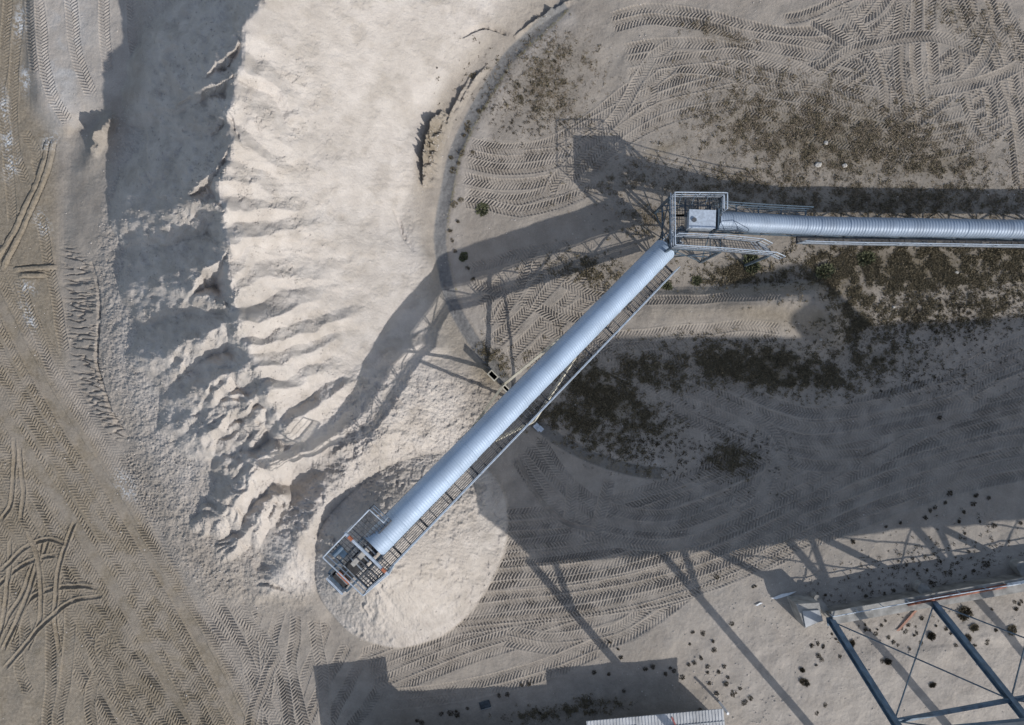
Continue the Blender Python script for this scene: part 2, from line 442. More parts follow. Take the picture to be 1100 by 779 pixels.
def add_ridges():
    wu = noise(11, 70, 1.6, seed=81) * 1.9; wv = noise(11, 70, 1.6, seed=82) * 1.9
    zb_ = ZM[NB:NB + nv, NB:NB + nu].astype(np.float32).copy(); z0_ = zb_.copy()
    g = random.Random(5); sp = []
    for si, pts in enumerate(SPURS):
        c = spline(pts, 1.2); sp.append((c, 1.7 if si < 7 else 1.4)); L = len(c)
        for f in (0.15, 0.3, 0.45, 0.6, 0.75, 0.9):
            for sgn in (-1, 1):
                if g.random() < 0.5: continue
                k = int(f * (L - 1)); q = c[k]; d = c[min(k + 3, L - 1)] - c[max(k - 3, 0)]
                an = math.atan2(d[1], d[0]) + sgn * g.uniform(0.5, 1.1); ln = g.uniform(12, 26); drop = (g.uniform(0.55, 0.95) + (0.7 if si < 7 else 0)) * ln
                sp.append((spline([tuple(q), (q[0] + ln * 0.5 * math.cos(an), q[1] + ln * 0.5 * math.sin(an), q[2] - drop * 0.45), (q[0] + ln * math.cos(an - sgn * 0.3), q[1] + ln * math.sin(an - sgn * 0.3), q[2] - drop)], 1.2), 1.5))
    for c, m_ in sp:
        rad = 60
        a0, a1 = max(int((c[:, 0].min() - rad + 16) / DS), 0), min(int((c[:, 0].max() + rad + 16) / DS), nu); b0, b1 = max(int((c[:, 1].min() - rad + 16) / DS), 0), min(int((c[:, 1].max() + rad + 16) / DS), nv)
        X = ud[b0:b1, a0:a1] + wu[b0:b1, a0:a1]; Y = vd[b0:b1, a0:a1] + wv[b0:b1, a0:a1]
        t_ = zb_[b0:b1, a0:a1]
        for q in c[::2]:
            np.maximum(t_, q[2] - m_ * np.sqrt((X - q[0]) ** 2 + (Y - q[1]) ** 2 + 0.6).astype(np.float32), out=t_)
    out = np.zeros((nv, nu), np.float32)
    lst = [(pts, h0 * (1.55 if pts[0][1] > 255 else 1.25) * g.uniform(0.45, 1.3), h1 * g.uniform(0.8, 2.6), w * g.uniform(0.85, 1.6)) for pts, h0, h1, w in RIDGES]
    for pts, h0, h1, w in lst:
        c = spline(pts, 1.2); L = len(c)
        f = np.linspace(0, 1, L); hh = (h0 + (h1 - h0) * f) * np.clip(f / 0.12 + 0.35, 0, 1) * np.clip((1 - f) / 0.15, 0, 1)
        x0, x1 = c[:, 0].min() - w - 8, c[:, 0].max() + w + 8; y0, y1 = c[:, 1].min() - w - 8, c[:, 1].max() + w + 8
        a0, a1 = max(int((x0 + 16) / DS), 0), min(int((x1 + 16) / DS), nu); b0, b1 = max(int((y0 + 16) / DS), 0), min(int((y1 + 16) / DS), nv)
        if a1 <= a0 or b1 <= b0: continue
        X = ud[b0:b1, a0:a1] + wu[b0:b1, a0:a1]; Y = vd[b0:b1, a0:a1] + wv[b0:b1, a0:a1]
        m = np.zeros(X.shape, np.float32)
        for q, h in zip(c, hh):
            m = np.maximum(m, h * (1 - np.sqrt((X - q[0]) ** 2 + (Y - q[1]) ** 2 + 0.6) / w))
        out[b0:b1, a0:a1] = np.maximum(out[b0:b1, a0:a1], m) + 0.25 * np.minimum(out[b0:b1, a0:a1], m)
    return out + (zb_ - z0_)


ridge_z = add_ridges()
bowl = 38 * ell(336, 504, 44, 27, -0.8)
ZM[NB:NB + nv, NB:NB + nu] += ridge_z - bowl * (1 - CONE_IN[NB:NB + nv, NB:NB + nu])
K = 1 - ZM / F
dz = np.zeros((nv, nu), np.float32)     # relief added on the dense grid
zmd = ZM[NB:NB + nv, NB:NB + nu].astype(np.float32)
qd = qc[NB:NB + nv, NB:NB + nu]

n_fine = noise(1.2, 8, 0.6, seed=1)
n_mid = noise(3, 26, 1.2, seed=2)
sp1 = noise(9, 120, 1.7, ang=math.radians(14), stretch=0.30, seed=51)
sp2 = noise(9, 120, 1.7, ang=math.radians(-4), stretch=0.28, seed=52)
sp3 = noise(9, 120, 1.7, ang=math.radians(-35), stretch=0.32, seed=53)
n_bump = noise(6, 30, 1.2, seed=14)
n_big = noise(14, 120, 1.5, seed=3)
n_patch = noise(8, 60, 1.3, seed=4)

STOCK = [(300, -60), (276, 8), (262, 18), (255, 30), (262, 45), (258, 66), (250, 82), (247, 105), (240, 130), (235, 170), (170, 150), (128, 150), (120, 180), (110, 240), (100, 290), (105, 340), (105, 385),
         (115, 422), (138, 466), (150, 520), (180, 580), (214, 640), (265, 650), (335, 650), (340, 600), (348, 560), (378, 530), (425, 498), (478, 488), (520, 480), (550, 455), (530, 415),
         (512, 380), (494, 340), (478, 305), (468, 285), (458, 262), (452, 230), (456, 190), (462, 150), (478, 115), (500, 80), (530, 48), (570, 15), (620, -60)]
stock = poly_mask([(170, -60), (150, 0), (155, 70), (150, 100), (120, 128)] + STOCK[11:], 7)
cone_m = (sm(1.0 - qd, 0.0, 0.03)).astype(np.float32)

# erosion and slumping on the lit eastern slope, close to the crest
crest = np.asarray(LINES[0])
cr_u = np.interp(vd, crest[:, 1], crest[:, 0]).astype(np.float32)
dcr = ud - cr_u                                     # + east of the crest
e1 = noise(3, 40, 1.3, ang=math.radians(20), stretch=0.22, seed=5)
e2 = noise(3, 40, 1.3, ang=math.radians(2), stretch=0.2, seed=6)
e3 = noise(3, 46, 1.3, ang=math.radians(-33), stretch=0.25, seed=7)
w1 = 1 - sm(vd, 110, 200); w3 = sm(vd, 300, 390); w2 = 1 - w1 - w3
ero = e1 * w1 + e2 * w2 + e3 * w3
ridged = 1 - np.abs(ero)
near = sm(dcr, -30, 4) * (1 - sm(dcr, 40, 130)) * sm(vd, 20, 110) * (1 - sm(vd, 500, 570)) * stock
spur = sp1 * w1 + sp2 * w2 + sp3 * w3
bill = 1 - np.sqrt(spur * spur + 0.03)
nearw = sm(dcr, -26, 6) * (1 - sm(dcr, 60, 170)) * sm(vd, 10, 100) * (1 - sm(vd, 500, 570)) * stock
dz += nearw * (1.5 * bill + 0.35 * n_bump)
rough = sm(n_patch, -0.4, 1.0)
dz += near * (0.3 * ridged + (0.15 + 0.75 * rough) * (0.3 * n_mid + 0.22 * n_fine))
dz += stock * sm(dcr, 0, 60) * (0.15 * ero + 0.2 * n_mid * (0.4 + rough) + 0.13 * n_fine)
# jagged edge and clods on the shaded western face
west = stock * sm(-dcr, -12, 10) * (1 - sm(vd, 560, 620))
dz += west * sm(zmd, 34, 60) * (0.35 * n_mid * (0.2 + rough) + 0.2 * n_fine + 1.0 * n_bump + 1.2 * bill)
crumb = noise(1.6, 7, 0.3, ang=math.radians(25), stretch=0.8, seed=8)
lowwest = stock * (1 - sm(zmd, 30, 60)) * (1 - sm(ud, 240, 300))
dz += lowwest * (0.3 * crumb + 0.34 * n_mid + 0.35 * n_bump)
# south end of the stockpile
south = stock * np.maximum(sm(vd, 380, 420) * sm(ud, 330, 380), sm(vd, 500, 545) * sm(ud, 230, 290))
dz += south * (0.25 * n_mid + 0.2 * n_fine + 0.45 * n_bump + 0.5 * noise(3, 22, 1.2, ang=math.radians(40), stretch=0.4, seed=9))
# gullied scarp on the west
gl = noise(2.6, 26, 1.1, ang=math.radians(8), stretch=0.24, seed=10)
gm = poly_mask([(70, 260), (96, 285), (104, 330), (104, 385), (114, 424), (138, 470), (124, 474), (98, 440), (80, 400), (72, 330)], 4)
dz += gm * (-2.8 * np.clip(1.0 - np.abs(gl) * 1.5, 0, 1))
gm2 = poly_mask([(140, 480), (165, 545), (190, 600), (172, 570), (150, 545), (132, 500)], 5)
dz += gm2 * 0.8 * n_fine
# cone surface
_th = np.arctan2(vd - APEX[1], ud - APEX[0])
_g = np.random.default_rng(61).normal(0, 1, 90)
cone_rill = np.interp(_th + 0.04 * n_bump, np.linspace(-math.pi, math.pi, 90), _g) * np.clip(0.6 + 0.5 * n_patch, 0, 1.2)
qd = np.clip(qd, 0, 1)
dz += cone_m * (0.62 * n_mid * (0.3 + sm(n_big, -0.3, 1.0)) + 0.24 * n_fine + 1.1 * qd * (1 - qd) * 4 * cone_rill)
# everything else
yard = (1 - np.clip(stock + cone_m, 0, 1))
dz += yard * (0.10 * n_mid + 0.06 * n_fine + 0.45 * n_big)
# small scarps and cracks: (path, drop, width, side)
def stamp_scarp(pts, drop, width):
    c = spline(pts, 0.4)
    t = np.gradient(c, axis=0); t /= np.hypot(t[:, 0], t[:, 1])[:, None]
    n = np.stack([-t[:, 1], t[:, 0]], 1)
    env = np.sin(np.linspace(0.08, 0.92, len(c)) * math.pi)
    for off in np.arange(-width, 1.5, 0.35):
        p = c + n * off
        if drop > 0: val = -drop * env * (1 - (-off / width if off < 0 else off / 1.5))
        else: val = -drop * env * (1 + off / width if off < 0 else 1 - off / 1.5)
        iu = np.rint((p[:, 0] + 16) / DS).astype(int); iv = np.rint((p[:, 1] + 16) / DS).astype(int)
        ok = (iu >= 0) & (iu < nu) & (iv >= 0) & (iv < nv)
        acc_s[iv[ok], iu[ok]] = (np.minimum if drop > 0 else np.maximum)(acc_s[iv[ok], iu[ok]], val[ok])
acc_s = np.zeros_like(dz)
stamp_scarp([(476, 120), (466, 134), (460, 150), (457, 170), (455, 200)], -17, 18)
stamp_scarp([(423, 226), (428, 240), (433, 255), (444, 270)], 4, 4)
stamp_scarp([(497, 40), (510, 33), (524, 30), (546, 38)], 6, 5)
stamp_scarp([(240, 118), (247, 128), (252, 142), (262, 158)], 4, 4)
stamp_scarp([(138, 470), (122, 446), (112, 420), (104, 388), (106, 355), (107, 325), (104, 300), (98, 282)], 4.5, 3)
stamp_scarp([(122, 124), (109, 145), (97, 166)], -9, 9)
stamp_scarp([(272, 629), (285, 628), (300, 633), (312, 638)], 4, 5)
stamp_scarp([(505, 84), (494, 104), (484, 124), (476, 146)], -6, 6)
stamp_scarp([(618, -2), (600, 8), (578, 22), (552, 40)], -5, 5)
stamp_scarp([(524, 70), (512, 84), (502, 98), (490, 122)], -5, 5)
dz += acc_s * (1 + 0.3 * n_mid)

# ------------------------------------------------------------------ wheel tracks (tread prints)
trk = np.zeros_like(dz); trk_w = np.zeros_like(dz)


def track(pts, width=12.0, pitch=3.5, depth=0.62, gain=1.1, slant=0.62, off=0.0, jit=0.0, fade=1.0, smoothness=0.0, sink=0.5, rev=False):
    global trk, trk_w
    c = spline(pts, 0.35)
    if len(c) < 8: return
    t = np.gradient(c, axis=0); t /= np.hypot(t[:, 0], t[:, 1])[:, None] + 1e-9
    n = np.stack([-t[:, 1], t[:, 0]], 1)
    L = len(c)
    if jit:
        w = np.interp(np.arange(L), np.linspace(0, L, 6), RNG.normal(0, jit, 6))
    else:
        w = np.zeros(L)
    c = c + n * (off + w)[:, None]
    s = np.concatenate([[0], np.cumsum(np.hypot(*np.diff(c, axis=0).T))])
    hw = width / 2
    ts = np.arange(-hw - 1.6, hw + 1.61, 0.35)
    Sg, Tg = np.meshgrid(s, ts, indexing='ij')
    sg = -1 if rev else 1
    ph = Sg / pitch + sg * np.abs(Tg) * slant / pitch + np.where(Tg > 0, 0.5, 0.0)
    sine = np.sin(2 * math.pi * ph)
    lug = np.tanh(sine * 1.6)
    patch = np.interp(s, np.linspace(0, s[-1], max(4, int(s[-1] / 22))), np.clip(RNG.normal(0.9, 0.28, max(4, int(s[-1] / 22))), 0.1, 1.3))[:, None]
    core = sm(hw - np.abs(Tg), -0.4, 0.8)
    val = gain * depth * (1 - smoothness) * lug * core * patch - sink * core
    val += 0.55 * sink * np.exp(-((np.abs(Tg) - hw - 0.5) / 0.8) ** 2)
    a = sm(hw + 1.6 - np.abs(Tg), 0, 1.2) * fade
    ends = np.clip(np.minimum(Sg, s[-1] - Sg) / 6.0, 0, 1)
    a = a * ends
    X = c[:, 0][:, None] + n[:, 0][:, None] * Tg; Y = c[:, 1][:, None] + n[:, 1][:, None] * Tg
    iu = np.rint((X + 16) / DS).astype(int).ravel(); iv = np.rint((Y + 16) / DS).astype(int).ravel()
    ok = (iu >= 0) & (iu < nu) & (iv >= 0) & (iv < nv)
    iu, iv = iu[ok], iv[ok]; val = val.ravel()[ok]; a = a.ravel()[ok]
    trk[iv, iu] = trk[iv, iu] * (1 - a) + val * a
    trk_w[iv, iu] = np.maximum(trk_w[iv, iu] * (1 - a * 0.3), a)


def family(pts, offs, **k):
    offs = list(offs); random.shuffle(offs)
    for o in offs:
        track(pts, off=o + random.uniform(-2, 2), jit=1.6, rev=random.random() < 0.5, pitch=random.uniform(3.2, 3.8), **k)


ROAD = [(-40, 222), (0, 300), (45, 388), (85, 455), (125, 515), (165, 580), (200, 637), (245, 722), (290, 810)]
family(ROAD, np.arange(20, 150, 12.5), depth=0.5, width=12)
track(ROAD, off=12, width=12, smoothness=0.95, sink=0.7)
track(ROAD, off=64, width=10, smoothness=0.9, sink=0.4)
family(ROAD, [-2, -15], depth=0.35)
family([(150, 560), (200, 640), (250, 720), (300, 800)], [-24, -36, 0, -12], depth=0.5)
# lower left corner
for p in ([(20, 560), (40, 640), (70, 700), (120, 779), (140, 800)], [(60, 590), (90, 650), (130, 720), (190, 790)], [(50, 640), (55, 700), (50, 800)], [(72, 640), (70, 720), (64, 800)],
          [(110, 700), (100, 740), (96, 800)], [(5, 630), (14, 690), (28, 748)], [(120, 690), (160, 730), (215, 800)], [(80, 650), (110, 720), (150, 800)], [(-10, 600), (20, 640), (26, 700)],
          [(100, 640), (140, 700), (180, 760), (210, 800)], [(140, 760), (110, 700), (130, 684)], [(0, 470), (40, 540), (80, 610), (140, 700)], [(0, 500), (30, 560), (60, 640)], [(0, 540), (40, 600), (100, 690)]):
    track(p, depth=0.6, jit=2, rev=random.random() < 0.5)
for p in ([(52, 575), (36, 620), (20, 660), (8, 690)], [(44, 575), (30, 620), (12, 660), (0, 684)], [(-10, 640), (14, 615), (40, 600), (60, 596)], [(10, 690), (30, 650), (54, 634), (84, 628), (106, 632)],
          [(0, 560), (12, 540), (16, 500), (14, 470)], [(22, 560), (24, 520), (20, 480)], [(-6, 700), (8, 640), (12, 580)], [(45, 580), (34, 630), (16, 672), (2, 700)], [(64, 700), (58, 650), (66, 600), (80, 560)], [(0, 615), (24, 592), (50, 580), (72, 584)], [(30, 700), (44, 660), (40, 610), (30, 570)], [(4, 720), (30, 690), (70, 650), (110, 640)]):
    track(p, width=4.5, smoothness=1, sink=1.6, jit=1)
# lower centre
for p in ([(352, 668), (330, 720), (300, 800)], [(372, 690), (352, 730), (320, 800)], [(300, 655), (292, 710), (280, 800)], [(280, 655), (268, 720), (290, 800)], [(318, 660), (312, 720), (330, 800)],
          [(395, 700), (372, 740), (345, 800)], [(250, 640), (270, 700), (275, 800)], [(336, 665), (344, 720), (352, 800)], [(430, 705), (400, 745), (370, 800)], [(262, 660), (300, 720), (318, 800)],
          [(226, 640), (262, 700), (290, 770)], [(300, 700), (280, 740), (262, 800)]):
    track(p, depth=0.75, jit=2, rev=random.random() < 0.5)
SWEEP = [(400, 735), (460, 712), (520, 690), (580, 672), (650, 650), (720, 625), (790, 603), (850, 580)]
family(SWEEP, [-34, -22, -11, 0, 11], depth=0.6, width=12)
family([(540, 690), (600, 700), (660, 690), (720, 655), (742, 640)], [0, -12], depth=0.7, width=12)
family([(420, 745), (500, 735), (560, 722), (615, 700), (640, 690)], [0, 12], depth=0.55)
family([(545, 640), (620, 640), (700, 636), (760, 615), (830, 585)], [0, -12, 12, -24], depth=0.65, width=12)
# shaded yard
BIG = [(480, 622), (548, 615), (620, 608), (700, 590), (780, 562), (860, 525), (940, 492), (1020, 468), (1130, 440)]
family(BIG, np.arange(-60, 56, 10.5), depth=0.92, width=12)
family([(860, 560), (940, 530), (1030, 500), (1130, 478)], [-10, 0, 12, 24], depth=0.6)
family([(870, 520), (930, 480), (1000, 440), (1060, 405), (1130, 375)], [-20, -8, 4, 16], depth=0.5)
family([(552, 490), (590, 540), (640, 575), (720, 585), (800, 560)], [-34, -22, -10, 2], depth=0.65)
family([(620, 380), (680, 415), (740, 452), (800, 480), (870, 500), (930, 500)], [-24, -12, 0], depth=0.7)
family([(690, 385), (760, 412), (830, 440), (880, 452), (960, 440), (1040, 420)], [-6, 8, 22], depth=0.7)
family([(640, 372), (700, 400), (770, 430), (830, 462), (842, 500), (830, 540)], [0, 12], depth=0.5)
track([(615, 515), (612, 550), (608, 570)], depth=0.5); track([(655, 515), (645, 550), (638, 580)], depth=0.6)
track([(555, 490), (575, 530), (605, 560), (640, 570)], width=5, smoothness=1, sink=1.6)
# ring interior, west and north
INNER = [(500, 165), (540, 172), (590, 166), (640, 138), (690, 100), (750, 78), (840, 56), (920, 30), (980, -20)]
family(INNER, [-12, 0, 12, 24], depth=0.75, width=12)
family([(500, 205), (540, 212), (590, 208), (640, 190)], [0, 13], depth=0.75)
family([(655, 20), (700, 8), (750, 14), (800, 28), (860, 36), (930, 20), (960, -10)], [0, 12], depth=0.8)
family([(670, 55), (720, 48), (780, 52), (840, 72), (900, 78)], [0, 12, 24], depth=0.7)
family([(640, 140), (680, 110), (690, 80), (725, 45)], [0, 14], depth=0.6)
family([(600, 190), (640, 150), (690, 118), (740, 100), (800, 90)], [8, 22], depth=0.6)
# north-east arcs
ARC = [(800, 96), (870, 108), (930, 122), (980, 130), (1030, 122), (1070, 100), (1120, 60)]
family(ARC, np.arange(-60, 40, 12), depth=0.75, width=12)
for p in ([(830, 90), (900, 62), (950, 20), (975, -20)], [(900, 100), (950, 60), (985, 10), (990, -20)], [(985, -20), (984, 60), (992, 130)], [(1000, -20), (1000, 50), (1012, 110)],
          [(970, 0), (965, 60), (975, 120)], [(1035, -20), (1055, 40), (1080, 110), (1096, 200)], [(1055, -20), (1078, 50), (1100, 120)], [(1020, -20), (1050, 60), (1070, 140)],
          [(935, 0), (900, 50), (860, 100)], [(1010, 70), (1040, 40), (1060, 10)], [(870, 20), (930, 60), (960, 110)], [(1075, 0), (1100, 50), (1120, 90)]):
    track(p, depth=0.8, jit=1.5, rev=random.random() < 0.5)
family([(930, 140), (990, 150), (1050, 140), (1090, 120)], [0, 11], depth=0.7)
track([(1086, 100), (1096, 150), (1106, 230)], depth=0.8)
# between ring and stacker
for p in ([(530, 372), (570, 330), (600, 290), (610, 262)], [(545, 384), (585, 345), (625, 300), (640, 275)], [(560, 390), (610, 340), (650, 300)], [(520, 350), (555, 310), (580, 275)],
          [(590, 330), (630, 345), (660, 350)], [(600, 300), (640, 318), (680, 330)], [(580, 350), (620, 372), (640, 390)], [(515, 330), (540, 300), (556, 270)], [(570, 390), (600, 372), (640, 350)],
          [(500, 290), (560, 272), (620, 262)]):
    track(p, depth=0.7, jit=1.5, rev=random.random() < 0.5)
family([(690, 318), (740, 318), (800, 317), (840, 314)], [0], depth=0.8, width=9)
family([(655, 362), (720, 356), (780, 350), (840, 352)], [0, 12], depth=0.5)
for p in ([(800, 60), (850, 70), (900, 92), (940, 110)], [(900, 0), (930, 40), (948, 90), (950, 130)], [(1010, -20), (1030, 60), (1040, 120), (1062, 150)], [(840, 20), (880, 10), (930, -10)], [(880, 75), (930, 50), (1000, 40), (1060, 60)],
          [(950, 150), (1000, 120), (1040, 80), (1070, 30)], [(1000, 100), (1050, 90), (1100, 70)], [(700, 70), (760, 60), (800, 62), (850, 80)], [(610, 150), (660, 118), (700, 100)], [(560, 168), (620, 160), (660, 130), (690, 80)], [(590, 210), (600, 190), (630, 160)],
          [(505, 305), (560, 320), (600, 345)], [(530, 365), (560, 340), (620, 280)], [(640, 258), (600, 280), (560, 330)], [(575, 262), (560, 300), (535, 350)]):
    track(p, depth=0.7, jit=1.5, rev=random.random() < 0.5)
# ramp and wet ground, upper left
track([(36, -30), (44, 30), (46, 60), (55, 100), (73, 132)], depth=0.7, width=13)
track([(74, -30), (78, 30), (84, 65), (99, 104)], depth=0.7, width=14)
track([(111, -30), (112, 30), (116, 80)], depth=0.7, width=12); track([(142, -30), (142, 30), (146, 62)], depth=0.6, width=11)
track([(30, -30), (33, 40), (38, 80)], depth=0.6, width=9)
for p in ([(8, -10), (4, 60), (0, 120)], [(20, 20), (12, 100), (16, 160), (30, 200)], [(2, 120), (8, 170), (14, 240)], [(40, 230), (48, 270), (62, 330), (70, 380)], [(20, 300), (35, 350), (60, 410)], [(26, 140), (40, 170), (44, 200)]):
    track(p, depth=0.5, width=11, jit=1)
for p in ([(58, 150), (48, 190), (22, 250), (2, 290)], [(52, 150), (42, 190), (14, 250), (-8, 285)], [(14, 290), (40, 288), (62, 287)], [(20, 296), (50, 296)]):
    track(p, width=5, smoothness=1, sink=-2.0)

trk = trk * (0.62 + 0.55 * sm(n_patch + 0.35 * n_mid, -1.3, 0.6))
trk_mask = (1 - np.clip(stock * 1.2, 0, 1) * (1 - gm2 * 0.5)) * (1 - cone_m)
dz = dz * (1 - 0.4 * trk_w * trk_mask) + trk * trk_mask

# ------------------------------------------------------------------ ground composition masks, with painted shade on the mound
veg = np.zeros_like(dz)
for a, w in (((900, 150, 130, 45, 0.1), 1.0), ((820, 130, 70, 40, 0.1), 0.7), ((1000, 175, 60, 22, 0), 0.9), ((990, 288, 120, 28, 0.0), 1.25), ((1080, 285, 70, 22, 0), 0.9), ((900, 300, 40, 24, 0.6), 1.1),
             ((800, 294, 45, 13, 0.0), 1.0), ((850, 330, 60, 20, 0.5), 0.0), ((820, 395, 85, 22, 0.12), 1.2), ((920, 340, 26, 34, 0.2), 0.9), ((655, 428, 65, 24, 0.55), 0.95), ((625, 458, 60, 18, 0.45), 0.8),
             ((700, 400, 40, 18, 0.2), 0.8), ((785, 494, 20, 14, 0), 0.8), ((585, 95, 45, 40, 0.5), 0.5), ((610, 60, 40, 22, 0.5), 0.4), ((770, 36, 35, 10, 0.3), 0.45), ((630, 290, 40, 16, 0.2), 0.45),
             ((690, 195, 60, 26, 0), 0.35), ((800, 200, 140, 24, 0), 0.5), ((960, 215, 160, 26, 0), 0.75), ((1020, 330, 110, 26, -0.15), 0.5), ((530, 385, 22, 14, 0.7), 0.35), ((1040, 20, 60, 20, 0.4), 0.3),
             ((700, 235, 40, 22, 0), 0.4), ((930, 385, 60, 20, -0.1), 0.45), ((600, 765, 55, 7, -0.08), 0.5), ((645, 755, 30, 6, 0), 0.3), ((880, 110, 120, 30, 0.2), 0.4)):
    veg = np.maximum(veg, ell(*a) * w)
veg *= (1 - np.clip(stock + cone_m, 0, 1))
road_d = sm((ud - np.interp(vd, [p[1] for p in ROAD], [p[0] for p in ROAD])), -8, 12)
brown = (1 - road_d) * (0.75 + 0.25 * np.tanh(n_patch)) * sm(vd, 60, 240)
brown = np.maximum(brown, 0.95 * poly_mask([(-20, -20), (26, -20), (28, 60), (34, 118), (62, 148), (60, 290), (70, 400), (-20, 300)], 5))
brown = np.maximum(brown, 0.8 * poly_mask([(0, 470), (60, 560), (120, 650), (190, 760), (200, 800), (-20, 800), (-20, 470)], 14))
brown = np.maximum(brown, ell(464, 158, 11, 44, 0.28) * 0.95)
brown = np.maximum(brown, ell(820, 337, 60, 12, 0.1) * 0.8); brown = np.maximum(brown, ell(745, 335, 60, 10, 0.0) * 0.35)
brown = np.maximum(brown, ell(525, 402, 22, 12, 0.5) * 1.0); brown = np.maximum(brown, ell(480, 370, 40, 30, 0.8) * 0.35); brown = np.maximum(brown, ell(712, 160, 22, 7, -0.3) * 0.9)
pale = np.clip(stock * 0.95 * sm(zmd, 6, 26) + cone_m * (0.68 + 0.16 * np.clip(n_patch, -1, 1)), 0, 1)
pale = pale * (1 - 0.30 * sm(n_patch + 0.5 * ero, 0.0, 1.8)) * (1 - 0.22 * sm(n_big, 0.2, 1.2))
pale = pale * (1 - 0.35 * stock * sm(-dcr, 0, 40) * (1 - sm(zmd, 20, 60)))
pale = pale * (1 - 0.5 * ell(340, 20, 60, 40, 0.3) * 0.6 - 0.3 * ell(450, 50, 40, 40, 0.8) - 0.25 * ell(420, 85, 16, 12, 0.6))
pale = np.maximum(pale, 0.35 * poly_mask([(700, 660), (860, 610), (1120, 560), (1120, 800), (800, 800)], 25))
rin = np.zeros_like(dz)
gut = np.zeros_like(dz)
r = spline(RING[1:], 0.4)
t = np.gradient(r, axis=0); t /= np.hypot(t[:, 0], t[:, 1])[:, None]
for off in np.arange(-15, -2.4, 0.35):
    p = r + np.stack([t[:, 1], -t[:, 0]], 1) * off
    iu = np.rint((p[:, 0] + 16) / DS).astype(int); iv = np.rint((p[:, 1] + 16) / DS).astype(int)
    ok = (iu >= 0) & (iu < nu) & (iv >= 0) & (iv < nv)
    gut[iv[ok], iu[ok]] = 1
for off in np.arange(0, 20, 0.4):
    p = r + np.stack([t[:, 1], -t[:, 0]], 1) * off
    iu = np.rint((p[:, 0] + 16) / DS).astype(int); iv = np.rint((p[:, 1] + 16) / DS).astype(int)
    ok = (iu >= 0) & (iu < nu) & (iv >= 0) & (iv < nv)
    rin[iv[ok], iu[ok]] = 0.55 * (1 - off / 22)
pale = np.maximum(pale, blur(rin, 3.0) * (0.7 + 0.3 * np.tanh(n_patch)))
gut = blur(gut, 1.0)
pale = np.maximum(pale, 0.45 * poly_mask([(36, -20), (38, 60), (46, 112), (74, 140), (110, 116), (146, 90), (150, 0), (150, -20)], 4))
crust = np.zeros_like(dz)
for a in ((22, 25, 8, 20, 0.1), (8, 150, 7, 18, 0), (12, 178, 8, 14, 0.2), (55, 152, 8, 12, 0.5), (28, 85, 6, 14, 0), (135, 522, 9, 16, -0.6), (4, 115, 5, 20, 0), (46, 240, 7, 14, -0.3), (28, 310, 10, 8, 0), (30, 340, 5, 20, -0.4)):
    crust = np.maximum(crust, ell(*a))
crust = crust * sm(n_fine + 0.6 * n_mid, 0.1, 1.0)
crust = np.maximum(crust, 0.4 * ell(70, 60, 22, 90, 0.1) * sm(n_patch, -1, 1))
soil_and_shade = np.zeros_like(dz)
for a_, w_ in (((110, 660, 45, 22, 0.9), 0.7), ((150, 735, 60, 26, 0.9), 0.6), ((40, 620, 50, 50, 0), 0.6), ((200, 760, 40, 20, 0.9), 0.6), ((20, 560, 30, 40, 0), 0.55), ((90, 590, 40, 20, 0.9), 0.4), ((1060, 40, 40, 40, 0), 0.35), ((335, 690, 30, 14, 0), 0.2), ((880, 348, 30, 34, 0), 0.75), ((455, 160, 7, 40, 0.25), 0.6)):  # ellipse on the mound's right end paints the hopper's shadow into the colour
    soil_and_shade = np.maximum(soil_and_shade, ell(*a_) * w_)
soil_and_shade = np.maximum(soil_and_shade, 0.85 * gut * sm(vd, 440, 462))
soil_and_shade = soil_and_shade * (0.55 + 0.45 * sm(n_patch + 0.4 * n_mid, -0.8, 0.8)) * (1 - np.clip(stock + cone_m, 0, 1))
weeds = sm(noise(2.2, 9, 0.2, seed=21), 0.9, 1.5) * np.clip(veg * 1.5, 0, 1)

# ------------------------------------------------------------------ ground meshes
ZT = ZM.copy(); ZT[NB:NB + nv, NB:NB + nu] += dz
W3 = np.stack([(UU - CU) * K / S, -(VV - CV) * K / S, ZT / S], -1).reshape(-1, 3)


def full(a, pad=0.0):
    o = np.pad(a, NB, mode='edge') if pad is None else np.full((NV, NU), pad, np.float32)
    if pad is not None: o[NB:NB + nv, NB:NB + nu] = a
    return o


ATT = {'pale': full(pale, None), 'brown': full(brown, None), 'organic_and_shade': full(np.maximum(veg, soil_and_shade), None), 'gutter': full(gut, 0), 'crust': full(crust, 0), 'weeds': full(weeds, 0)}


